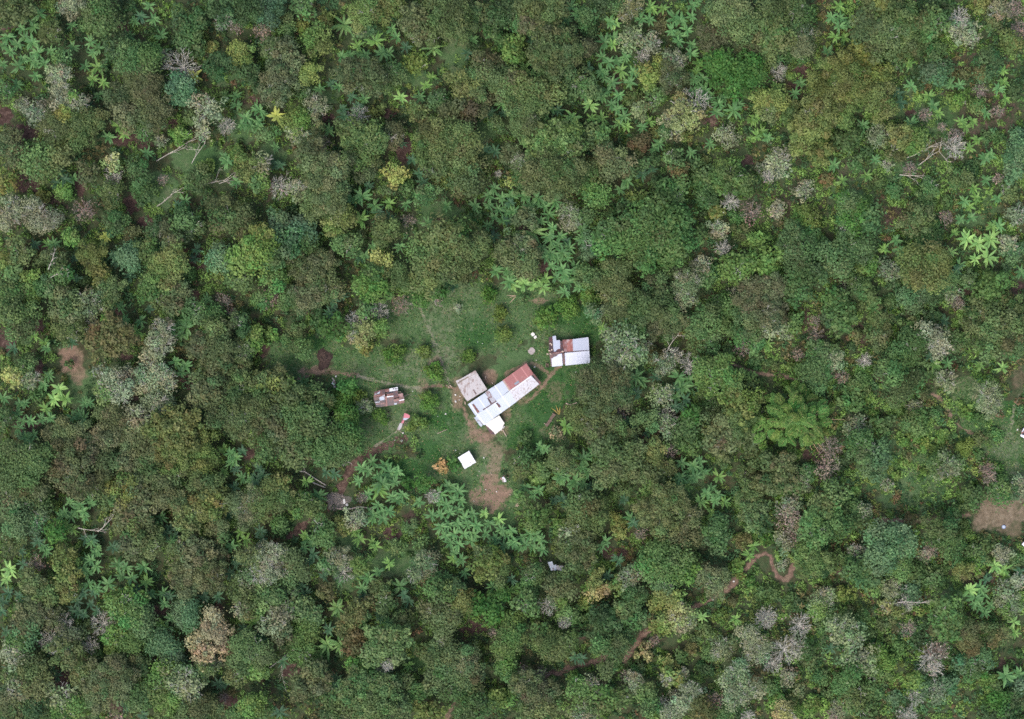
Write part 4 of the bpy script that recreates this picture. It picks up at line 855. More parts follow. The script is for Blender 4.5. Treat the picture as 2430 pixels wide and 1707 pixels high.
# ---------------------------------------------------------------- tin roofs and timber
def sheet_material(name, base, rust=None, amount=0.0, scale=1.2, stripes=.10, rot=0.0, rough=.45, metallic=0.0, seam=0.0, dark=None):
    """corrugated sheet: ribs run across the local x axis turned by rot; rust eats in from noise patches"""
    m, nt, b = new_mat(name); vec = mapping(nt, (1, 1, 1), rot); sep = N(nt, "ShaderNodeSeparateXYZ"); nt.links.new(vec, sep.inputs[0])
    w = N(nt, "ShaderNodeTexWave", wave_type='BANDS', bands_direction='X'); w.inputs["Scale"].default_value = 2.2; w.inputs["Distortion"].default_value = 0.15
    nt.links.new(vec, w.inputs["Vector"])
    streak = noise(nt, 1.0, 4, .6, mapping(nt, (2.6, .35, 1), rot)); blot = noise(nt, scale, 6, .68, vec)
    c = mixc(nt, streak, tuple(v * .86 for v in base), tuple(min(1, v * 1.08) for v in base))
    if seam:
        sw = N(nt, "ShaderNodeTexWave", wave_type='BANDS', bands_direction='X', wave_profile='SAW'); sw.inputs["Scale"].default_value = seam; nt.links.new(vec, sw.inputs["Vector"])
        c = mixc(nt, ramp(nt, sw.outputs["Fac"], [(.0, (.0, .0, .0)), (.88, (0, 0, 0)), (.97, (.55, .55, .55))]), c, tuple(min(1, v * 1.7 + .08) for v in base))
    if dark: c = mixc(nt, ramp(nt, streak, [(.52, (0, 0, 0)), (.70, (.8, .8, .8))]), c, dark)
    if rust:
        mn = N(nt, "ShaderNodeMath", operation='MULTIPLY_ADD'); nt.links.new(streak, mn.inputs[0]); mn.inputs[1].default_value = .35; nt.links.new(blot, mn.inputs[2])
        hi = 1.02 - .72 * amount; c = mixc(nt, ramp(nt, mn.outputs[0], [(max(0, hi - .06), (0, 0, 0)), (min(1, hi + .02), (1, 1, 1))]), c, rust)
    nt.links.new(c, b.inputs["Base Color"]); b.inputs["Roughness"].default_value = rough; b.inputs["Metallic"].default_value = metallic
    bp = N(nt, "ShaderNodeBump"); bp.inputs["Strength"].default_value = stripes; bp.inputs["Distance"].default_value = .03
    nt.links.new(w.outputs["Fac"], bp.inputs["Height"]); nt.links.new(bp.outputs[0], b.inputs["Normal"])
    return m
RUST = (.155, .060, .048)
HROT = math.atan2(580, 800)          # the long house lies at this angle
M_ZINC = sheet_material("clean zinc sheet", (.53, .57, .64), RUST, .16, .5, rot=-HROT, seam=.13)
M_ZINC2 = sheet_material("small house zinc", (.53, .56, .66), RUST, .10, .4, rot=-.09)
M_ZINC_EATEN = sheet_material("zinc eaten by rust", (.52, .56, .66), RUST, .46, .55, rot=-.09)
M_PALEGREY = sheet_material("grey-pink zinc strip", (.44, .43, .46), (.22, .12, .11), .36, .8, rot=-HROT)
M_SPOT = sheet_material("spotted pale sheet", (.56, .55, .58), (.33, .27, .26), .36, 2.2, rot=-HROT)
M_RED = sheet_material("faded red sheet", (.36, .150, .138), (.40, .21, .19), .28, .7, rot=-HROT, seam=.125)
M_RED2 = sheet_material("orange red sheet", (.36, .14, .115), (.46, .33, .33), .40, .6, rot=-.09, seam=.3)
M_PINKISH = sheet_material("washed pink sheet", (.36, .22, .215), (.22, .09, .075), .50, .8, rot=-.09)
M_RUST = sheet_material("rusted sheet", (.150, .062, .052), (.085, .050, .052), .5, .9)
M_RUSTDARK = sheet_material("dark rusted sheet", (.080, .056, .062), (.13, .06, .055), .42, 1.1)
M_BLACK = sheet_material("blackened sheet", (.030, .028, .036), (.09, .05, .05), .38, 1.0)
M_SALMON = sheet_material("salmon sheet", (.24, .105, .09), (.13, .055, .045), .50, 1.0)
M_GREYROOF = sheet_material("weathered grey sheet", (.44, .41, .41), (.26, .20, .185), .36, .7, rot=-HROT + 1.35, dark=(.31, .26, .25), rough=.8)
M_WHITE = sheet_material("white painted sheet", (.70, .70, .74), (.50, .47, .45), .22, .9, rot=-.55, seam=.22, rough=.5)
M_CREAM = sheet_material("cream plastic sheet", (.74, .72, .67), None, 0, rot=-HROT, rough=.3)
M_LIGHTBLUE = sheet_material("pale blue zinc", (.42, .47, .54), RUST, .3, .8)
M_PINK = sheet_material("pink red paint", (.52, .16, .19), (.40, .10, .10), .3, 1.0)
def plain(name, c1, c2, scale=3.0, rough=.85):
    m, nt, b = new_mat(name); f = noise(nt, scale, 5, .65, mapping(nt, (1, 1, 1)))
    nt.links.new(ramp(nt, f, [(.3, c1), (.7, c2)]), b.inputs["Base Color"]); b.inputs["Roughness"].default_value = rough; return m
M_TIMBER = plain("grey timber", (.13, .10, .08), (.26, .21, .17), 4)
M_PALETIMBER = plain("pale timber", (.36, .27, .21), (.55, .44, .36), 5)
M_BROWNPLANK = plain("brown planks", (.10, .065, .05), (.20, .14, .115), 5)
M_STONE = plain("pale stone", (.55, .53, .50), (.75, .73, .70), 4)
M_SLAB = plain("grey slab", (.26, .22, .21), (.42, .37, .35), 3)
M_ASH = plain("ash and charred stalks", (.026, .017, .014), (.075, .046, .038), 1.6, 1.0)
M_SACK = plain("white sacking", (.55, .53, .58), (.80, .78, .84), 3)
M_BLUE = plain("blue plastic", (.10, .22, .50), (.16, .30, .60), 3, .4)
M_GLASSDARK = plain("dark opening", (.012, .012, .014), (.03, .03, .032), 2, .3)
M_DRYLEAF = plain("dry leaf", (.35, .24, .16), (.55, .42, .32), 4)
M_YELLOWLEAF = plain("yellowed leaf", (.40, .28, .06), (.62, .46, .12), 4)

def Z1(x, y): return 1060 + x / 5.975, 780 + y / 5.975      # survey sheet of the farmhouse
def Z2(x, y): return 1280 + x / 14.66, 780 + y / 14.66      # the small house
def Z3(x, y): return 870 + x / 11.52, 900 + y / 11.52       # patchwork shed and painted shelter
def Z4(x, y): return 1020 + x / 6.203, 980 + y / 6.203      # square hut and yard
def Z5(x, y): return 1270 + x / 22.96, 1310 + y / 22.96     # roof under the trees
class Roof:
    """helper that turns sheet corners given on a survey sheet into world points on a pitched plane"""
    def __init__(s, conv, a, b, ridge_h, slope):
        s.conv = conv; s.rh, s.sl = ridge_h, slope
        A, B = P(*conv(*a), ridge_h), P(*conv(*b), ridge_h); s.A = A[:2]; d = B[:2] - A[:2]; s.d = d / np.linalg.norm(d); s.n = np.array([-s.d[1], s.d[0]])
    def pt(s, x, y, lift=0.0):
        z = s.rh
        for _ in range(2):
            w = P(*s.conv(x, y), z); z = s.rh - s.sl * abs(float(np.dot(w[:2] - s.A, s.n)))
        w[2] = z + lift; return w
def ccw(p):
    a = sum(p[i][0] * p[(i + 1) % len(p)][1] - p[(i + 1) % len(p)][0] * p[i][1] for i in range(len(p)))
    return p if a > 0 else p[::-1]
def jag(pts, k, amp, edge):
    """break one edge of a polygon into a ragged line"""
    i, j = edge, (edge + 1) % len(pts); a, b = np.array(pts[i], float), np.array(pts[j], float); out = list(pts[:i + 1])
    nrm = np.array([-(b - a)[1], (b - a)[0]]); nrm /= np.linalg.norm(nrm)
    for q in range(1, k): out.append(tuple(a + (b - a) * q / k + nrm * random.uniform(-amp, amp)))
    return out + list(pts[i + 1:])
def sheet(root, roof, pts, mat, lift=0.0, t=.03, name="roof_sheet", label=None):
    mb = MB(); base = np.array(root.location); mb.slab(ccw([roof.pt(x, y, lift) - base for x, y in pts]), t)
    o = mb.build(name, mat, root)
    if label: o["label"] = label
    return o
def walls(root, roof, pts, mat, inset=.35, h_under=.06, name="wall", door=None):
    """board walls that stand under a roof outline"""
    base = np.array(root.location); W = np.array([roof.pt(x, y) for x, y in ccw([(p[0], -p[1]) for p in pts])] if False else [roof.pt(x, y) for x, y in pts])
    c = W.mean(0); mb = MB(); n = len(W); q = []
    for w in W:
        v = (c - w)[:2]; v = v / np.linalg.norm(v) * inset * 1.3; q.append(np.array([w[0] + v[0], w[1] + v[1], w[2] - h_under + roof.sl * inset * .2]))
    for i in range(n):
        a, b = q[i], q[(i + 1) % n]; mid = (a + b) / 2; side = (np.dot(a[:2] - roof.A, roof.n) * np.dot(b[:2] - roof.A, roof.n)) < 0
        top = [a - base, b - base]
        d = (b - a)[:2]; d = d / np.linalg.norm(d); nr = np.array([-d[1], d[0], 0]) * .05
        lo = [np.array([a[0], a[1], -.15]) - base, np.array([b[0], b[1], -.15]) - base]
        pts_ = [lo[0], lo[1], top[1]] + ([np.array([*(a + (b - a) * (abs(np.dot(a[:2] - roof.A, roof.n)) / (abs(np.dot(a[:2] - roof.A, roof.n)) + abs(np.dot(b[:2] - roof.A, roof.n)))))[:2], roof.rh - .1]) - base] if side else []) + [top[0]]
        k = len(pts_); s0 = len(mb.v); mb.v += [tuple(p + nr) for p in pts_] + [tuple(p - nr) for p in pts_]
        mb.f.append([s0 + j for j in range(k)]); mb.f.append([s0 + k + j for j in reversed(range(k))]); mb.m += [0, 0]
        for j in range(k): mb.f.append([s0 + j, s0 + k + j, s0 + k + (j + 1) % k, s0 + (j + 1) % k]); mb.m.append(0)
    o = mb.build(name, mat, root); out = []
    for kind, side, f, wd, z0, z1 in (door or []):
        a, b = q[side], q[(side + 1) % n]; d = (b - a)[:2]; L = np.linalg.norm(d); d /= L; p = a[:2] + d * L * f; out_n = np.array([d[1], -d[0]])
        if np.dot(out_n, p - c[:2]) < 0: out_n = -out_n
        m2 = MB(); m2.box((p[0] + out_n[0] * .07 - base[0], p[1] + out_n[1] * .07 - base[1], (z0 + z1) / 2), (wd, .05, z1 - z0), math.atan2(d[1], d[0]))
        dk = m2.build(kind, M_BROWNPLANK if kind == "door" else M_PALETIMBER, root)
        if kind == "window":
            m3 = MB(); m3.box((p[0] + out_n[0] * .10 - base[0], p[1] + out_n[1] * .10 - base[1], (z0 + z1) / 2), (wd - .16, .03, z1 - z0 - .16), math.atan2(d[1], d[0])); m3.build("opening", M_GLASSDARK, dk)
    return o
def ridge_cap(root, roof, a, b, mat, w=.22, lift=.07, name="ridge_cap"):
    A, B = roof.pt(*a, lift), roof.pt(*b, lift); base = np.array(root.location); n = np.array([*roof.n, 0]) * w; dn = np.array([0, 0, roof.sl * w]); mb = MB()
    mb.slab(ccw([A - base, B - base, B - base + n - dn, A - base + n - dn]), .02); mb.slab(ccw([A - base, B - base, B - base - n - dn, A - base - n - dn]), .02); return mb.build(name, mat, root)

# ---- the long farmhouse
def build_farmhouse():
    roof = Roof(Z1, (410, 1240), (1210, 660), 3.7, .34); root = link("farmhouse", None, None, P(*Z1(800, 960)))
    tag(root, "long gabled farmhouse roofed in silver and red corrugated tin", "house")
    walls(root, roof, [(315, 1085), (1130, 510), (1310, 775), (525, 1360)], M_TIMBER, door=[("door", 2, .55, .9, 0, 2.0), ("window", 2, .3, .9, .9, 1.8), ("window", 2, .75, .9, .9, 1.8), ("door", 0, .4, .9, 0, 2.0), ("window", 0, .7, .9, .9, 1.8)])
    sheet(root, roof, [(790, 735), (1130, 492), (1240, 655), (1186, 672), (885, 880)], M_RED, .05, label="faded red corrugated roof sheet with pale seams")
    sheet(root, roof, [(880, 888), (1196, 664), (1312, 790), (985, 1040)], M_SPOT, .09, label="whitish roof sheet speckled with grey peeling spots")
    sheet(root, roof, [(1212, 650), (1236, 636), (1338, 768), (1312, 800), (1296, 778)], M_RUST, .03, label="dark red rusted gable end strip")
    sheet(root, roof, [(582, 874), (792, 740), (888, 880), (700, 1020)], M_ZINC, .02, label="silver roof sheet on the yard side")
    sheet(root, roof, [(300, 1075), (540, 912), (640, 1062), (512, 1150), (410, 1238)], M_ZINC, .02, label="silver roof sheet at the low end")
    sheet(root, roof, [(545, 905), (592, 872), (696, 1022), (625, 1070)], M_PALEGREY, .04, label="rust-streaked grey strip of roof")
    sheet(root, roof, [(572, 985), (600, 990), (638, 1055), (618, 1068)], M_RUST, .09)
    sheet(root, roof, [(412, 1242), (512, 1150), (890, 888), (990, 1040), (528, 1372)], M_ZINC, .06, label="long silver roof sheet on the far side")
    sheet(root, roof, jag([(512, 1146), (700, 1018), (708, 1036), (520, 1160)], 6, 6, 0), M_RUST, .12, name="ridge_cap", label="rust-red ridge strip")
    sheet(root, roof, jag([(700, 1062), (722, 1052), (766, 1112), (742, 1124)], 4, 4, 1), M_RUST, .12)
    sheet(root, roof, jag([(360, 1075), (378, 1062), (468, 1182), (436, 1200)], 5, 6, 0), M_SALMON, .08)
    sheet(root, roof, [(800, 742), (812, 735), (896, 868), (882, 886)], M_PALETIMBER, .12, name="barge_strip")
    sheet(root, roof, [(955, 780), (1012, 738), (1034, 762), (975, 804)], sheet_material("blue-grey patch", (.27, .30, .34), None, 0, rot=-HROT), .10, name="roof_patch", label="small blue-grey patch on the red roof")
    sheet(root, roof, [(905, 878), (1190, 672), (1198, 682), (916, 888)], M_WHITE, .14, name="ridge_cap")
    lean = Roof(Z1, (410, 1240), (1210, 660), 3.25, .34)
    sheet(root, lean, [(388, 1262), (430, 1245), (512, 1362), (494, 1398), (470, 1378), (425, 1318)], M_LIGHTBLUE, 0, name="lean_to_roof", label="small silver lean-to roof at the low gable")
    sheet(root, lean, jag([(428, 1244), (462, 1240), (522, 1345), (505, 1362)], 5, 6, 3), M_RUST, .05, name="lean_to_roof")
    mb = MB(); base = np.array(root.location)
    for x, y in ((400, 1268), (488, 1385), (440, 1330)):
        p = lean.pt(x + 12, y - 10) - base; mb.tube(np.array([p[0], p[1], -.1 - base[2]]), p - (0, 0, .03), .05, .05)
    mb.build("lean_to_post", M_TIMBER, root)
    # cream plastic-roofed porch
    r2 = Roof(Z1, (410, 1240), (1210, 660), 3.55, .40)
    por = link("porch", None, None, P(*Z1(690, 1370))); tag(por, "square porch with a glossy cream white roof below the farmhouse", "porch")
    sheet(por, r2, [(540, 1355), (745, 1232), (820, 1345), (800, 1375), (790, 1420), (688, 1502), (668, 1470)], M_CREAM, 0, t=.02, name="roof_sheet")
    sheet(por, r2, [(536, 1362), (550, 1362), (672, 1480), (690, 1504), (628, 1502)], M_RUSTDARK, -.06, name="roof_edge", label="rusty lower edge sheet of the porch")
    sheet(por, r2, [(575, 1318), (640, 1280), (642, 1288), (580, 1326)], M_BLACK, .09, name="gutter_gap")
    mb = MB(); base = np.array(por.location)
    for x, y in ((570, 1372), (735, 1252), (805, 1350), (680, 1480), (650, 1470)):
        p = r2.pt(x, y, -.04) - base; mb.tube(np.array([p[0], p[1], -.1]), p, .07, .06)
    mb.build("posts", M_TIMBER, por)
    for i, (x, y) in enumerate(((800, 1405), (770, 1435), (812, 1388))):
        mb = MB(); p = P(*Z1(x, y)) - base; mb.box((p[0], p[1], .25), (.35, .3, .5), .5 + i); mb.build("plinth_stone", M_STONE, por)
    # weathered barn against the house
    r3 = Roof(Z1, (125, 745), (405, 592), 3.3, .16); bar = link("barn", None, None, P(*Z1(350, 820)))
    tag(bar, "square barn under a weathered grey sloping roof beside the farmhouse", "barn")
    out = [(128, 742), (200, 712), (300, 655), (405, 592), (575, 862), (450, 935), (290, 1035), (205, 905)]
    walls(bar, r3, [(150, 760), (400, 615), (555, 860), (292, 1010)], M_TIMBER, door=[("door", 0, .5, 1.0, 0, 2.1), ("door", 3, .5, 1.0, 0, 2.0)])
    sheet(bar, r3, out, M_GREYROOF, 0)
    sheet(bar, r3, [(128, 742), (200, 712), (300, 655), (405, 592), (420, 615), (320, 690), (215, 745), (140, 770)], M_BROWNPLANK, -.16, name="fascia_board")
    sheet(bar, r3, jag([(372, 872), (386, 864), (425, 925), (408, 938)], 4, 5, 0), M_RUSTDARK, .04, name="roof_crack", label="dark split across the barn roof")
    sheet(bar, r3, jag([(150, 770), (300, 678), (308, 690), (160, 785)], 7, 7, 0), M_TIMBER, .03, name="roof_stain")
build_farmhouse()

# ---- the small house
def build_small_house():
    roof = Roof(Z2, (330, 870), (1730, 750), 3.4, .36); root = link("cottage", None, None, P(*Z2(1040, 820)))
    tag(root, "small gabled house with white tin sheets, red panels and a rust-eaten end", "house")
    walls(root, roof, [(350, 440), (1680, 330), (1740, 1180), (440, 1300)], M_TIMBER, door=[("door", 2, .5, .9, 0, 2.0), ("window", 2, .25, .9, .9, 1.8), ("window", 2, .75, .9, .9, 1.8), ("window", 1, .3, .9, .9, 1.8)])
    sheet(root, roof, [(1142, 375), (1690, 300), (1706, 480), (1732, 752), (1165, 792)], M_ZINC2, .04, label="clean white roof sheets on the upper slope")
    sheet(root, roof, [(800, 392), (950, 385), (962, 800), (852, 812)], M_PINKISH, .03, label="washed-out pink roof sheet")
    sheet(root, roof, [(945, 384), (1150, 372), (1172, 790), (960, 802)], M_RED2, .07, label="orange red roof sheet")
    sheet(root, roof, [(700, 432), (806, 430), (838, 802), (745, 806)], M_RUSTDARK, .05, label="dark rusted strip on the upper slope")
    sheet(root, roof, [(318, 300), (460, 288), (474, 845), (338, 862)], M_RUST, .02, label="rust red sheet at the house end")
    sheet(root, roof, [(455, 268), (568, 245), (590, 415), (470, 420)], M_ZINC2, .05, label="small pale sheet jutting at the corner")
    sheet(root, roof, [(474, 640), (740, 600), (750, 812), (474, 845)], M_RUST, .00)
    sheet(root, roof, jag([(470, 418), (712, 400), (722, 560), (720, 700), (600, 745), (560, 800), (505, 800), (478, 640)], 3, 16, 3), M_ZINC2, .06, label="silver sheet with a ragged rusted edge")
    sheet(root, roof, [(338, 868), (760, 832), (700, 905), (560, 985), (450, 1040), (445, 1310), (405, 1310)], M_RUST, .02, label="rust spreading from the ridge")
    sheet(root, roof, jag([(418, 1040), (600, 965), (640, 905), (780, 862), (812, 1290), (440, 1330)], 4, 18, 0), M_ZINC2, .05, label="silver sheet with a rust-bitten top edge")
    sheet(root, roof, [(792, 870), (862, 862), (906, 1260), (812, 1242)], M_RUSTDARK, .07, label="dark rusted strip on the lower slope")
    sheet(root, roof, [(880, 850), (1728, 772), (1758, 1090), (1738, 1200), (905, 1286)], M_ZINC2, .09, label="wide white roof sheets on the lower slope")
    sheet(root, roof, [(870, 812), (1640, 755), (1642, 772), (878, 834)], M_RUSTDARK, .13, name="ridge_gap", label="dark slot along the ridge")
    sheet(root, roof, [(480, 842), (850, 800), (852, 830), (700, 850), (482, 868)], M_PINKISH, .15, name="ridge_cap")
    sheet(root, roof, [(1686, 312), (1712, 330), (1762, 1090), (1742, 1195), (1728, 752)], M_WHITE, .12, name="barge_strip")
    base = np.array(root.location)
    for x, y in ((285, 890), (385, 885), (345, 770), (375, 520), (800, 800), (430, 740), (425, 560)):
        mb = MB(); p = roof.pt(x, y, .20) - base; mb.box(p, (.42, .30, .16), random.uniform(0, 3)); mb.build("roof_weight", M_PALETIMBER, root)
    cr = link("crate", None, None, P(*Z2(268, 1280))); tag(cr, "open brown wooden crate at the lower left corner of the small white-roofed house", "crate")
    mb = MB(); mb.box((0, 0, .03), (.62, .8, .06)); mb.build("floor", M_BROWNPLANK, cr)
    for dx, dy, sx, sy, m in ((-.3, 0, .05, .9, M_PALETIMBER), (.3, 0, .05, .9, M_TIMBER), (0, .42, .56, .05, M_BROWNPLANK), (0, -.42, .56, .05, M_BROWNPLANK)):
        mb = MB(); mb.box((dx, dy, .3), (sx, sy, .6)); mb.build("side_panel", m, cr)
build_small_house()

# ---- patchwork shed
def build_patchwork():
    roof = Roof(Z3, (200, 470), (1030, 470), 2.5, .12); root = link("shed", None, None, P(*Z3(610, 480)))
    roof.sl = .10; tag(root, "low shed roofed with a patchwork of rusted, black and pale tin sheets", "shed")
    walls(root, roof, [(240, 420), (960, 330), (990, 640), (280, 730)], M_TIMBER, inset=.2, door=[("door", 1, .5, .8, 0, 1.7)])
    T = [([(195, 350), (370, 295), (500, 280), (505, 420), (215, 470)], M_RUST, 0), ([(500, 275), (622, 262), (625, 345), (505, 360)], M_SALMON, .04), ([(622, 262), (852, 215), (856, 300), (630, 342)], M_WHITE, .10),
         ([(365, 325), (500, 315), (505, 415), (360, 420)], M_RUST, .05), ([(215, 412), (345, 350), (365, 325), (370, 345), (350, 395), (222, 425)], M_LIGHTBLUE, .09), ([(550, 352), (725, 335), (728, 405), (552, 418)], M_BLACK, .03), ([(550, 412), (728, 382), (732, 478), (552, 500)], M_SALMON, .07),
         ([(556, 470), (732, 452), (734, 478), (556, 500)], M_WHITE, .10), ([(725, 322), (858, 298), (866, 500), (735, 520)], M_RUSTDARK, .05), ([(190, 452), (500, 415), (505, 470), (195, 510)], M_SALMON, .06), ([(195, 508), (360, 480), (360, 560), (205, 582)], M_RUST, .04),
         ([(205, 440), (500, 412), (500, 432), (210, 466)], M_PINKISH, .11), ([(350, 500), (498, 430), (512, 570), (355, 585)], M_LIGHTBLUE, .09), ([(205, 580), (512, 572), (516, 622), (225, 640)], M_BLACK, .05), ([(225, 638), (516, 620), (520, 670), (245, 690)], M_RUSTDARK, .07),
         ([(232, 628), (360, 612), (362, 630), (238, 648)], M_LIGHTBLUE, .11), ([(250, 688), (400, 676), (410, 765), (255, 760)], M_BLACK, .03), ([(372, 690), (540, 668), (548, 738), (385, 758)], M_RUST, .09), ([(250, 682), (520, 655), (522, 672), (255, 700)], M_PINKISH, .13),
         ([(505, 478), (552, 462), (572, 735), (540, 740)], M_PINKISH, .15), ([(556, 500), (745, 482), (752, 715), (572, 728)], M_RUSTDARK, .08), ([(738, 545), (882, 518), (890, 600), (745, 615)], M_SALMON, .11), ([(745, 612), (890, 598), (892, 680), (752, 702)], M_RUSTDARK, .12),
         ([(748, 592), (888, 568), (890, 588), (750, 612)], M_PINKISH, .15), ([(755, 660), (825, 650), (828, 690), (758, 700)], M_LIGHTBLUE, .16), ([(862, 405), (990, 385), (1002, 482), (875, 490)], M_PINKISH, .10), ([(890, 488), (1024, 478), (1028, 560), (892, 580)], M_RUST, .07),
         ([(890, 572), (1026, 548), (1028, 572), (892, 598)], M_WHITE, .13), ([(890, 592), (1030, 570), (1034, 650), (895, 672)], M_SALMON, .10)]
    for pts, m, l in T: sheet(root, roof, pts, m, l, t=.02)
    for x in (735, 785, 825):
        sheet(root, roof, [(x - 18, 252), (x + 14, 245), (x + 16, 280), (x - 16, 288)], M_BLACK, .13, t=.02, name="roof_hole")
    base = np.array(root.location); mb = MB(); a = roof.pt(980, 490, -.1) - base; b = P(*Z3(1180, 405)) - base; mb.tube(a, b + (0, 0, .5), .05, .04); mb.build("pole", M_PALETIMBER, root)
    r = Roof(Z3, (1010, 960), (860, 1380), 2.3, .10); sh = link("shelter", None, None, P(*Z3(990, 1180)))
    tag(sh, "narrow open shelter with a pink flared end and grey plank roof", "shelter")
    sheet(sh, r, [(1032, 932), (1110, 950), (1186, 1000), (1165, 1062), (1010, 1066)], M_PINK, .05, label="pink painted flared roof sheet")
    sheet(sh, r, [(1005, 1062), (1165, 1060), (1120, 1085), (1080, 1120), (1000, 1122)], M_LIGHTBLUE, .02, label="pale blue zinc strip")
    sheet(sh, r, [(1012, 960), (1030, 935), (1008, 1062), (950, 1195), (930, 1180)], M_RUST, -.03, name="side_sheet", label="dark red side sheet")
    sheet(sh, r, [(998, 1118), (1040, 1118), (1000, 1215), (945, 1195)], M_PINK, .05)
    sheet(sh, r, [(910, 1200), (985, 1215), (960, 1310), (905, 1395), (835, 1375)], M_GREYROOF, .02, label="grey plank roof end")
    base = np.array(sh.location)
    for x, y in ((1050, 960), (1150, 1030), (1010, 1100), (870, 1370), (950, 1290)):
        mb = MB(); p = r.pt(x, y, -.02) - base; mb.tube(np.array([p[0], p[1], -.1]), p, .05, .05); mb.build("post", M_TIMBER, sh)
    for a, b in (((850, 1380), (780, 1480)), ((870, 1390), (985, 1470)), ((930, 1440), (1010, 1480))):
        mb = MB(); mb.tube(P(*Z3(*a)) - base + (0, 0, .6), P(*Z3(*b)) - base + (0, 0, .12), .05, .04); mb.build("pole", M_PALETIMBER, sh)
build_patchwork()

# ---- square hut, half-hidden roof, houses cut by the edge
def build_huts():
    r = Roof(Z4, (412, 660), (580, 560), 2.6, .10); hut = link("hut", None, None, P(*Z4(548, 695)))
    tag(hut, "square hut with a plain bright white flat roof in the yard", "hut")
    out = [(412, 660), (500, 605), (580, 560), (600, 600), (618, 625), (650, 680), (680, 728), (650, 745), (618, 762), (600, 780), (560, 800), (515, 828), (490, 790), (460, 730)]
    walls(hut, r, [(420, 662), (578, 568), (672, 726), (516, 820)], M_TIMBER, inset=.18, door=[("door", 1, .5, .8, 0, 1.9)])
    sheet(hut, r, out, M_WHITE, 0); b = np.array(hut.location); p = r.pt(598, 728, .06) - b
    mb = MB(); mb.box(p, (.25, .18, .08), .6); mb.build("roof_weight", M_SLAB, hut)
    r = Roof(Z5, (700, 560), (1650, 700), 2.6, .05); s = link("lean_to", None, None, P(*Z5(1150, 850)))
    tag(s, "small pale blue tin roof half covered by tree crowns", "shelter")
    sheet(s, r, [(680, 565), (930, 520), (1000, 740), (1140, 680), (1160, 990), (870, 1020)], M_LIGHTBLUE, .03)
    sheet(s, r, [(1120, 740), (1560, 760), (1680, 1140), (1500, 1060), (1160, 960)], M_GREYROOF, 0)
    b = np.array(s.location)
    for x, y in ((730, 610), (890, 980), (1520, 800), (1600, 1060)):
        mb = MB(); p = r.pt(x, y, -.03) - b; mb.tube(np.array([p[0], p[1], -.1]), p, .06, .05); mb.build("post", M_TIMBER, s)
    EX = lambda x, y: (2330 + x / 11.52, 960 + y / 11.52)
    r = Roof(EX, (1085, 770), (1500, 560), 2.8, .25); s = link("house", None, None, P(*EX(1330, 800)))
    tag(s, "pale roofed house with dark gaps cut off by the right edge of the photo", "house")
    walls(s, r, [(1110, 700), (1400, 520), (1560, 820), (1160, 900)], M_TIMBER, inset=.2)
    sheet(s, r, [(1150, 640), (1420, 480), (1480, 560), (1085, 760)], M_WHITE, .02); sheet(s, r, [(1082, 768), (1480, 565), (1500, 610), (1070, 805)], M_PINKISH, .05, label="pinkish white roof sheet")
    sheet(s, r, [(1098, 812), (1500, 620), (1520, 680), (1120, 850)], M_BLACK, .0, name="roof_gap"); sheet(s, r, [(1052, 835), (1520, 660), (1600, 830), (1150, 920), (1060, 870)], M_WHITE, -.03)
    sheet(s, r, [(1135, 720), (1300, 640), (1310, 690), (1150, 762)], M_BLACK, .08, name="roof_gap")
    EY = lambda x, y: (2330 + x / 13.44, 1220 + y / 13.44)
    r = Roof(EY, (1275, 965), (1700, 900), 2.5, .2); s = link("hut", None, None, P(*EY(1480, 970)))
    tag(s, "corner of a white roof poking in at the right edge below the earth yard", "hut")
    walls(s, r, [(1330, 930), (1650, 860), (1700, 1080), (1380, 1060)], M_TIMBER, inset=.15)
    sheet(s, r, [(1272, 965), (1345, 895), (1700, 820), (1750, 1100), (1350, 1040)], M_WHITE, 0)
build_huts()

# ---------------------------------------------------------------- small things in the yard
def rock(name, px, py, r, mat, label, cat, group=None, flat=.6, z=0.0):
    import bmesh
    bm = bmesh.new(); bmesh.ops.create_icosphere(bm, subdivisions=2, radius=r)
    ph = random.uniform(0, 6)
    for v in bm.verts:
        k = 1 + .16 * math.sin(5 * v.co.x / r + ph) * math.cos(4 * v.co.y / r + ph) + .08 * math.sin(7 * v.co.z / r + ph); v.co = Vector((v.co.x * k, v.co.y * k * .85, v.co.z * k * flat + r * flat * .6))
    me = bpy.data.meshes.new(name); bm.to_mesh(me); bm.free(); me.materials.append(mat); w = P(px, py); w[2] = z
    return tag(link(name, me, None, w, (0, 0, random.uniform(0, 6))), label, cat, group)
def Y(n, x, y):   # yard sheets
    return {1: Z1, 3: Z3, 4: Z4, 2: lambda a, b: (720 + a / 6.203, 800 + b / 6.203)}[n](x, y)
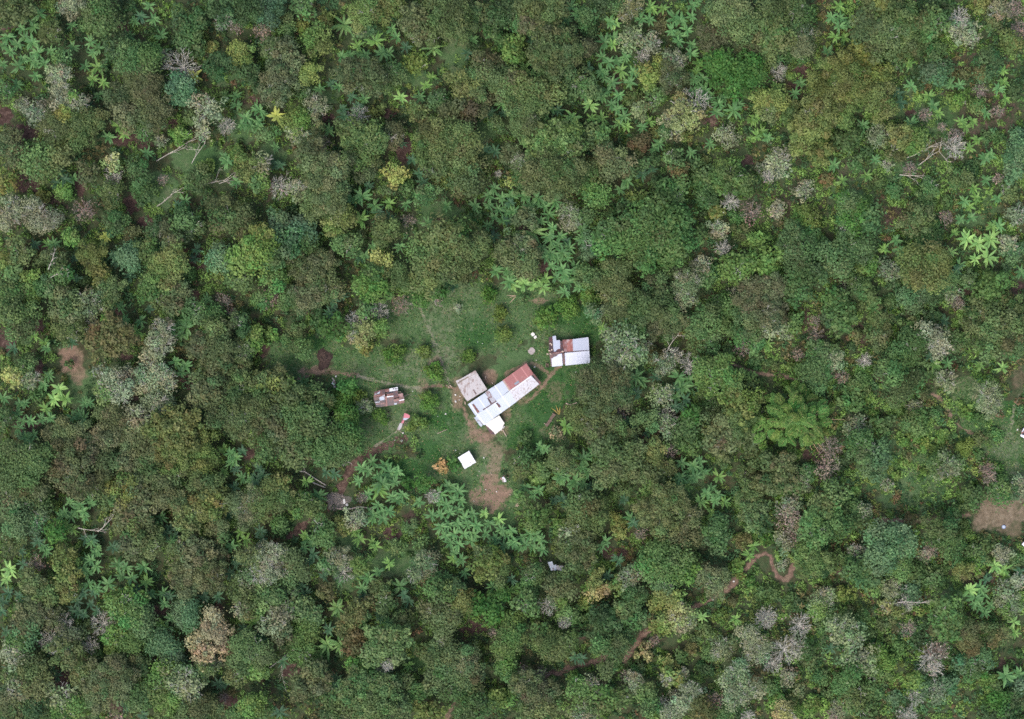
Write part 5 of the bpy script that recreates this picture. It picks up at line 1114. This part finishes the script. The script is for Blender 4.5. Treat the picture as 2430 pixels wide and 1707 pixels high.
STONES = [(1,1248,545,.22,"white stone at the upper right corner of the red roof"),(1,125,940,.24,"larger white stone at the left of the grey barn"),(1,128,1032,.26,"white stone left of the barn, the lowest one"),(1,188,960,.13,"small cream stone beside the barn wall"),
 (1,178,1012,.14,"yellowish stone left of the barn, between two white ones"),(1,72,1080,.1,"tiny pale stone below left of the barn"),(1,1835,615,.11,"tiny white stone below the small white-roofed house"),(1,2060,537,.11,"tiny white stone below right of the small white-roofed house"),
 (1,1270,448,.1,"tiny white stone between the two houses"),(1,440,190,.1,"tiny pale stone on the lawn above the barn"),(1,508,213,.1,"tiny white stone on the lawn above the barn, the right one"),(1,93,745,.11,"pale stone touching the upper left corner of the barn"),
 (4,232,15,.2,"white stone in the grass left of the porch"),(4,115,52,.1,"tiny white stone far left of the porch"),(4,380,550,.16,"white stone above left of the square white hut"),(4,442,598,.1,"tiny white stone touching the square white hut"),(4,795,660,.2,"pinkish stone right of the square white hut"),
 (4,725,858,.1,"tiny stone below right of the square white hut"),(4,825,1130,.13,"small pale stone on the red earth patch, left one"),(4,984,1160,.17,"white stone in the middle of the red earth patch"),(4,650,1302,.1,"tiny white stone at the left of the red earth patch"),
 (2,1445,1525,.26,"white stone below the pink-ended shelter"),(2,770,577,.12,"small white stone where the pale footpath starts"),(2,1610,800,.13,"small white stone right of the patchwork shed"),(2,1465,1412,.24,"white stone at the foot of the shelter poles"),
 (2,1345,1518,.1,"tiny pale stone left of the white stone below the shelter"),(2,430,1122,.1,"tiny pale stone at the wood's edge left of the shed")]
for n, x, y, r, lab in STONES: rock("stone", *Y(n, x, y), r, M_STONE, lab, "stone", "pale stones about the yard")
for px, py, r, lab in ((1741, 1380, .26, "white stone on the red track, the upper of two"), (1692, 1422, .26, "white stone on the red track, the lower of two"), (2414, 1020, .24, "pale stone on the lawn left of the house at the right edge"), (2341, 1294, .2, "white stone below the pale earth yard"),
                       (2359, 1072, .1, "tiny white stone on the grass right of the round yellow-green bush")):
    rock("stone", px, py, r, M_STONE, lab, "stone", "pale stones about the yard")

def bucket(px, py):
    w = P(px, py); root = link("bucket", None, None, w); tag(root, "blue plastic bucket with pale water on the earth yard", "bucket")
    mb = MB(); n = 14
    for i in range(n):
        a, b = 2 * math.pi * i / n, 2 * math.pi * (i + 1) / n; c = lambda t, r, z: (r * math.cos(t), r * math.sin(t), z)
        mb.poly([c(a, .34, 0), c(b, .34, 0), c(b, .44, .5), c(a, .44, .5)]); mb.poly([c(b, .40, .5), c(a, .40, .5), c(a, .31, .03), c(b, .31, .03)]); mb.poly([c(a, .44, .5), c(b, .44, .5), c(b, .40, .5), c(a, .40, .5)])
    mb.build("shell", M_BLUE, root)
    mb = MB(); mb.poly([(.385 * math.cos(2 * math.pi * i / n), .385 * math.sin(2 * math.pi * i / n), .4) for i in range(n)]); mb.build("water", M_LIGHTBLUE, root)
bucket(2380.5, 1250.5)

def block(name, px, py, size, rz, mat, label, cat, group=None):
    mb = MB(); sx, sy, sz = size; q = []
    for i in range(12):
        a = 2 * math.pi * i / 12; c, s = math.cos(a), math.sin(a); k = 1 / max(abs(c), abs(s)); q.append((c * k * sx / 2 * random.uniform(.88, 1.0), s * k * sy / 2 * random.uniform(.88, 1.0), sz))
    mb.slab(q, sz); o = mb.build(name, mat); o.location = P(px, py); o.rotation_euler = (0, 0, rz); return tag(o, label, cat, group)
block("stone_slab", *Z1(1203, 318), (1.65, 1.5, .18), .9, M_SLAB, "flat grey brown stone slab on the lawn between the houses", "slab")
block("concrete_block", *Z1(1222, 82), (.9, .85, .4), .6, M_STONE, "larger pale concrete block left of the small house", "block", "pale blocks left of the small house")
block("concrete_block", *Z1(1255, 122), (.75, .6, .3), .75, M_STONE, "smaller pale concrete block touching the larger one", "block", "pale blocks left of the small house")

def plank_bench():
    root = link("plank_bench", None, None, P(*Z1(1470, 1300))); tag(root, "long low bench of brown planks at the wood's edge", "bench"); rz = math.atan2(1380 - 1210, 1530 - 1405); b = np.array(root.location)
    for (x, y), L, lab in (((1440, 1338), 1.9, "near plank"), ((1500, 1248), 1.6, "far plank")):
        p = P(*Z1(x, y)) - b; mb = MB()
        for k in (-1, 0, 1): mb.box((p[0] + .24 * k * math.sin(rz), p[1] - .24 * k * math.cos(rz), .45), (L, .21, .05), rz)
        mb.build("seat", M_BROWNPLANK, root)
    for x, y in ((1475, 1300), (1400, 1355), (1520, 1215)):
        p = P(*Z1(x, y)) - b; mb = MB(); mb.box((p[0], p[1], .44), (.10, .85, .06), rz); mb.box((p[0], p[1], .2), (.09, .6, .42), rz); mb.build("cross_bar", M_PALETIMBER, root)
plank_bench()

def log(pts, r, mat, label, name="log", cat="log", group=None, z=.1):
    segs = []; W = [P(*p) + (0, 0, z + (i % 2) * .02) for i, p in enumerate(pts)]
    for i in range(len(W) - 1): segs.append((W[i], W[i + 1], r * (1 - .5 * i / len(W)), r * (1 - .5 * (i + 1) / len(W))))
    v, f = tubes(segs, 7); o = link(name, mesh_from(name, v - W[0], [f], mat, smooth=True), None, W[0]); return tag(o, label, cat, group)
for a, b, lab in (((0, 800), (42, 838), "pale log lying left of the barn, the left one"), ((48, 800), (70, 830), "short pale log lying left of the barn, the right one"), ((548, 672), (552, 715), "pale log between the barn and the farmhouse"), ((1690, 1058), (1760, 1085), "pale rough log at the wood's edge above the bench"),
                  ((258, 1035), (268, 1078), "white plank leaning by the lower corner of the barn"), ((790, 1430), (850, 1530), "thin pole lying below the porch"), ((640, 760), (652, 785), "short stick by the upper wall of the farmhouse"), ((1760, 1080), (1850, 1050), "grey branch at the wood's edge above the bench")):
    log([Z1(*a), Z1(*b)], .13, M_PALETIMBER, lab, group="logs lying about the yard")
for a, b, lab in (((110, 305), (255, 245), "long pale pole lying on the lawn left of the porch"), ((1255, 615), (1300, 690), "pale pole leaning at the wood's edge right of the square hut"), ((895, 875), (912, 912), "short stick on the path below the square hut"), ((698, 915), (712, 935), "tiny stick in the grass below the square hut"), ((1168, 1195), (1205, 1220), "thin stick at the right of the red earth patch")):
    log([Z4(*a), Z4(*b)], .07, M_PALETIMBER, lab, name="pole", cat="pole", group="poles lying about the yard")

def heap(px, py, rx, ry, h, mat, name, label, cat, sticks=40, stickmat=M_TAN_TWIG):
    n = 26; xs = np.linspace(-1.3, 1.3, n); X_, Y_ = np.meshgrid(xs, xs); x, y = X_.ravel(), Y_.ravel(); ang = np.arctan2(y, x)
    r = np.hypot(x, y) / (1 + .14 * np.sin(3 * ang + 1) + .1 * np.sin(5 * ang)); z = h * np.clip(1 - r ** 2, -.05, 1) * (1 + .8 * (vnoise(x * rx, y * ry, .35, 77) - .5)) - .03
    i = (np.arange(n - 1)[:, None] * n + np.arange(n - 1)[None]).ravel(); F = np.stack([i, i + 1, i + n + 1, i + n], 1); F = F[(r[F] < 1.06).all(1)]
    root = link(name, None, None, P(px, py)); tag(root, label, cat); link("mound", mesh_from("mound", np.stack([x * rx, y * ry, z], 1), [F], mat), root)
    segs = []
    for _ in range(sticks):
        a = random.uniform(0, 6.28); q = math.sqrt(random.random()) * .8; c = np.array([q * math.cos(a) * rx, q * math.sin(a) * ry, h * (1 - q * q) + .08]); d = rng.normal(size=3) * np.array([1, 1, .15]); d *= random.uniform(.2, .7) / np.linalg.norm(d)
        segs.append((c - d, c + d, .035, .02))
    v, f = tubes(segs, 4); link("sticks", mesh_from("sticks", v, [f], stickmat), root); return root
heap(769, 852, 1.75, 2.6, .8, M_ASH, "ash_heap", "dark round heap of ash and charred stalks on the lawn", "heap", 34, M_BROWNPLANK)
heap(800, 1190, 3.0, 2.2, .28, plain("grey brush", (.06, .06, .045), (.17, .155, .13), 1.2), "brush_pile", "grey pile of cut brush beside the red track", "brush pile", 150, M_TAN_TWIG)

def scrap_pile(px, py, items, label, name="scrap_pile"):
    root = link(name, None, None, P(px, py)); tag(root, label, "scrap pile")
    for dx, dy, sx, sy, rz, m, nm, z in items:
        mb = MB(); mb.box((dx, dy, z), (sx, sy, .1), rz); mb.box((dx + .05, dy, z - .1), (sx * .8, sy * .7, .12), rz + .3); mb.build(nm, m, root)
scrap_pile(792, 905, [(.55, 1.15, .3, .35, .2, M_STONE, "pale_board", .45), (-.1, .45, .25, .9, .5, M_SLAB, "grey_board", .3), (0, .0, .9, .2, .5, M_SLAB, "grey_board", .34), (-.1, -.6, .7, .4, -.7, M_SACK, "white_board", .3), (.25, -.35, .6, .4, -.6, M_RUST, "rusty_board", .22), (.2, -1.3, .5, .5, .3, M_SLAB, "grey_board", .15)], "pile of broken white and grey boards below the ash heap")
scrap_pile(1195, 1137, [(-.1, .3, .5, .4, .3, M_SACK, "white_sack", .3), (.35, -.2, .5, 1.0, .1, M_SACK, "white_sack", .28), (-.1, -.3, .5, .9, .3, M_SLAB, "grey_sack", .2), (-.6, .1, .4, .5, .8, M_PINKISH, "pink_sack", .15), (.1, .75, .8, .2, .2, M_BROWNPLANK, "brown_board", .2)], "crumpled white sacks at the top of the red earth patch", "sack_heap")
scrap_pile(1204, 1135, [(0, 0, .5, .7, .1, M_PALETIMBER, "pale_board", .25), (-.1, -.25, .7, .25, .25, M_SLAB, "grey_board", .16)], "pale wedge of boards right of the white sacks")
scrap_pile(817, 1190, [(0, 0, .45, 1.1, .1, M_STONE, "white_board", .35), (.65, -.8, .5, .5, .6, M_STONE, "white_board", .3), (-.5, -.3, .2, .9, .2, M_SLAB, "grey_board", .25)], "white broken boards at the edge of the grey brush pile")

def fallen_leaf(px, py, L, rz, mat, label, name="fallen_leaf"):
    v, f, c = banana_arrays(abs(hash(label)) % 999 if False else len(label) * 7 + int(px), 3, L, .55, .35); v[:, 2] = v[:, 2] * .25 + .12
    a = (np.arctan2(v[:, 1], v[:, 0])) * .22; r = np.hypot(v[:, 0], v[:, 1]); v[:, 0], v[:, 1] = r * np.cos(a), r * np.sin(a)
    o = link(name, mesh_from(name, v, [f], mat), None, P(px, py), (0, 0, rz)); return tag(o, label, "fallen leaf")
fallen_leaf(*Z1(1600, 1225), 2.4, 1.9, M_YELLOWLEAF, "withered yellow banana leaves drooping at the wood's edge by the bench")
fallen_leaf(*Z4(1250, 1370), 1.8, .2, M_DRYLEAF, "dry tan banana leaves right of the red earth patch")
fallen_leaf(1285, 1333, 1.6, 2.4, M_DRYLEAF, "dry orange-brown banana leaves left of the half-hidden tin roof")
fallen_leaf(1226, 702, 2.2, 3.4, M_DRYLEAF, "dry whitish banana leaves at the top edge of the yard")
fallen_leaf(832, 60, 2.0, 1.0, M_DRYLEAF, "dry brown palm leaf hanging near the top edge")

# ---------------------------------------------------------------- dead wood
def dead_wood(px, py, L, ang, label, z=.4, nb=5, r=.10, mat=M_DEADWOOD, name="fallen_branch", spread=.6):
    segs = []; root = P(px, py, z); L *= 1.25; d = np.array([math.cos(ang), math.sin(ang), .03])
    def go(p, d, L, r, lev):
        for s in range(3):
            d = d + rng.normal(size=3) * .13 * np.array([1, 1, .4]); d /= np.linalg.norm(d); e = p + d * L / 3; e[2] = max(e[2], .12); segs.append((p, e, r * (1 - .2 * s), r * (.8 - .2 * s))); p = e
            if lev and s < 3:
                for _ in range(1 if s < 2 else 2):
                    nd = d + np.array([random.uniform(-spread, spread) * 1.4, random.uniform(-spread, spread) * 1.4, random.uniform(-.05, .2)]); go(p, nd / np.linalg.norm(nd), L * random.uniform(.35, .55), r * .55, lev - 1)
    go(root, d, L, r, 2); v, f = tubes(segs, 5); o = link(name, mesh_from(name, v - root, [f], mat, smooth=True), None, root); return tag(o, label, "fallen branch")
for a in ((372, 382, 7.0, .35, "long white fallen tree sprawling right of the pale crown, the left one", 2.2), (455, 388, 4.5, 1.1, "forked white fallen tree right of the other fallen white branches", 2.2), (372, 490, 4.2, .75, "pale fallen branch lying in the gap left of the round green tree", 1.2),
          (470, 442, 5.0, .2, "short white fallen branch beside the small glade", 2.0), (520, 436, 3.0, .3, "white fork of dead wood at the right end of the small glade", 2.0), (640, 1585, 8.0, .55, "long thin white trunk leaning over the dark hollow low on the left", 1.5),
          (690, 1100, 5.0, .1, "pale dead branches left of the fallen white trunk", 1.0), (2150, 375, 4.6, .5, "pale grey fallen branches left of the upright grey tree", 1.6), (2180, 392, 4.6, .45, "lower pale fallen branches left of the upright grey tree", 1.4), (2135, 415, 4.0, -.1, "thin grey dead branches below the pale fallen branches", 1.2),
          (185, 1253, 3.4, -.2, "pale dead branch over the dark banana hollow, left one", 3.0), (232, 1262, 4.0, .5, "forked white dead branch over the dark banana hollow", 4.5), (1583, 835, 3.6, 1.2, "white forked dead branch right of the pale lime tree", 4.5), (115, 640, 2.4, 1.3, "small white forked snag at the left", 7.5),
          (118, 660, 2.0, .8, "lower small white snag at the left", 7.0), (828, 170, 2.6, .1, "small white dead fork on an olive crown", 9.0), (905, 318, 2.0, -.5, "white snag between olive crowns", 8.0), (2130, 1430, 4.5, .35, "long white dead branches over the mixed scrub", 4.5)):
    dead_wood(*a[:5], z=a[5])
log([(712, 1118), (725, 1120), (750, 1137), (774, 1152)], .17, M_DEADWOOD, "long white fallen trunk left of the red track, upper one", "log", "log", "fallen white trunks", z=.3)
log([(742, 1145), (757, 1151), (772, 1157)], .15, M_DEADWOOD, "shorter white fallen trunk just below the long one", "log", "log", "fallen white trunks", z=.25)
log([(800, 1207), (830, 1208), (856, 1202), (884, 1208)], .22, M_PALETIMBER, "bleached log along the lower side of the grey brush pile", z=.3)

# ---------------------------------------------------------------- giant bamboo clump
def bamboo(px, py, label):
    c0 = P(px, py, 0); root = link("bamboo_clump", None, None, c0); tag(root, label, "bamboo"); plumes, segs, lost = [], [], []
    tips = []
    for ring, (rad, n, hz) in enumerate(((.8, 4, 13.2), (2.4, 9, 12.8), (4.4, 14, 11.8), (6.6, 19, 10.3), (8.8, 19, 8.6), (10.4, 9, 6.8))):
        for i in range(n):
            a = 2 * math.pi * (i + .5 * (ring % 2)) / n + random.uniform(-.22, .22); rr = rad * random.uniform(.8, 1.16)
            if random.random() < .9: tips.append((rr * math.cos(a) * 1.06 + random.uniform(-.9, .9), rr * math.sin(a) * .92 + random.uniform(-.9, .9), hz + random.uniform(-1.6, 1.6), a + random.uniform(-.3, .3)))
    vs, fs, cs, nb = [], [], [], 0
    for x, y, z, a in tips:
        b = np.array([x * .14, y * .14, -.2]); m = np.array([x * .32, y * .32, z * .8]); e = np.array([x * .72, y * .72, z * 1.0]); segs += [(b, m, .075, .065), (m, e, .065, .04)]
        # feathery plume: overlapping narrow blades along an arching axis
        L = random.uniform(1.9, 4.0); a2 = a + random.uniform(-.75, .75) * (2.6 if ring < 3 else 1); d = np.array([math.cos(a2), math.sin(a2), 0]); side = np.array([-d[1], d[0], 0]); q = 210
        s = rng.random(q); wid = (np.sin(math.pi * np.clip(s * .92 + .06, 0, 1)) ** .8) * random.uniform(.8, 1.2); t = rng.uniform(-1, 1, q)
        ax = np.array([x * .74, y * .74, z])[None] + d[None] * ((s - .38) * L)[:, None]; ax[:, 2] += .5 * s - 1.9 * s * s
        cen = ax + side[None] * (t * wid)[:, None]; cen[:, 2] += -.45 * np.abs(t) * wid + rng.uniform(-.15, .1, q)
        nor = np.array([0, 0, 1.0])[None] + side[None] * (t * .8)[:, None] + rng.normal(size=(q, 3)) * .42
        v, f = leaf_quads(cen, nor, .30 * rng.uniform(.6, 1.4, q), .36); vs.append(v); fs.append(f + nb); nb += len(v); cs.append(np.repeat((1 + rng.normal() * .13 + rng.normal(size=(1, 3)) * np.array([[.12, .04, .06]])), q, 0))
        segs.append((e, np.array([x * .74, y * .74, z]) + d * L * .5, .035, .015))
    o = link("plumes", mesh_from("plumes", np.concatenate(vs), [np.concatenate(fs)], M_LEAF, fcol=np.concatenate(cs)), root); o.color = (*(np.array(lin(80, 108, 54)) * LEAF_GAIN), 1)
    v, f = tubes(segs, 6); link("culms", mesh_from("culms", v, [f], plain("bamboo culm", (.22, .21, .07), (.42, .36, .14), 2)), root)
    mdry = plain("dry bamboo culm", (.42, .26, .13), (.62, .46, .30), 2)
    for a, L in ((-.05, 13.0), (-.9, 11.0), (-.8, 12.5), (-1.0, 9.5), (.12, 9.0), (-.7, 9.0)):
        e = np.array([L * math.cos(a), L * math.sin(a), .5]); v, f = tubes([(np.array([.5 * math.cos(a), .5 * math.sin(a), 5.0]), e * .6 + (0, 0, 3.5), .09, .08), (e * .6 + (0, 0, 3.5), e, .08, .04)], 6); link("leaning_culm", mesh_from("leaning_culm", v, [f], mdry), root)
bamboo(1876, 990, "huge fountain-like giant bamboo clump with broad green plumes")
# ---------------------------------------------------------------- labels for the trees and plants
LANDMARKS = [(1175,895,"the long tin-roofed house"),(1345,830,"the small white-roofed house"),(1108,1092,"the square white hut"),(923,943,"the rusty patchwork shed"),
 (771,855,"the dark ash heap"),(1890,985,"the big bamboo clump"),(1855,1345,"the red hairpin track"),(1308,1342,"the half-hidden tin roof"),
 (941,413,"the brightest yellow tree"),(909,630,"the pale yellow tree by the yard"),(435,162,"the large ash-grey bare tree"),(249,560,"the lone yellow banana plant"),
 (400,372,"the fallen white branches"),(168,850,"the bare earth glade"),(512,1500,"the tan yellow tree"),(800,1440,"the long-leaved banana plants"),
 (1182,1656,"the lime green bush at the bottom"),(1738,175,"the deep green lobed tree"),(1850,390,"the palest silvery tree"),(2290,1062,"the round yellow-green bush"),
 (1590,1460,"the lime and grey tree"),(740,1145,"the fallen white trunk"),(2380,1220,"the pale earth yard"),(1172,1178,"the red earth patch"),
 (2240,350,"the upright grey bare tree"),(60,60,"the top left corner"),(620,60,"the top edge left of centre"),(1215,60,"the top edge centre"),(1800,60,"the top edge right of centre"),
 (2370,60,"the top right corner"),(60,1650,"the bottom left corner"),(2370,1650,"the bottom right corner"),(60,1200,"the left edge low down"),(60,420,"the left edge high up"),
 (2380,700,"the right edge halfway up"),(800,1660,"the bottom edge left of centre"),(1800,1600,"the bottom edge right of centre"),(260,1250,"the dark banana hollow"),
 (1300,180,"the long banana row"),(1560,480,"the huge green lobed tree"),(2130,640,"the ochre-topped tree"),(2290,560,"the pale banana cluster")]
ORD = ["", "second", "third", "fourth", "fifth", "sixth", "seventh", "eighth", "ninth", "tenth", "eleventh", "twelfth", "thirteenth", "fourteenth"]
DIRS = ["right of", "above right of", "above", "above left of", "left of", "below left of", "below", "below right of"]
def auto_label(items):
    groups = {}
    for it in items:
        o, x, y, r, w, nm = it
        lx, ly, ln = min(LANDMARKS, key=lambda L: math.hypot(L[0] - x, L[1] - y)); d = math.hypot(lx - x, ly - y)
        rel = "beside" if d < 9 else DIRS[int(round(math.degrees(math.atan2(ly - y, x - lx)) / 45)) % 8]
        if "edge" in ln or "corner" in ln:
            rel = "near" if d < 70 else rel
        groups.setdefault((w, rel, ln), []).append((d, it))
    for (w, rel, ln), L in groups.items():
        L.sort(key=lambda q: q[0])
        for n, (d, it) in enumerate(L):
            pre = "" if len(L) == 1 else ("nearest " if n == 0 else f"{ORD[n]} nearest ")
            it[0]["label"] = f"{pre}{w} {rel} {ln}"
def finish_labels():
    auto_label(TREE_OBJS); auto_label(BAN_OBJS)
    for o, *_ in TREE_OBJS:
        for k in ("x", "y"):
            if k in o: del o[k]
    cats = {}
    for o, x, y, r, w, nm in TREE_OBJS: o["group"] = {"shade_tree": "shade trees of the forest", "leafy_tree": "leafy trees of the forest", "thin_crowned_tree": "thin-leaved trees of the forest",
        "light_leaved_tree": "light green trees of the forest", "bare_tree": "leafless trees", "twiggy_tree": "twiggy tan trees", "dry_shrub": "dry shrubs", "shrub": "shrubs between the trees", "fruit_tree": "fruit trees in the yard"}[nm]
finish_labels()
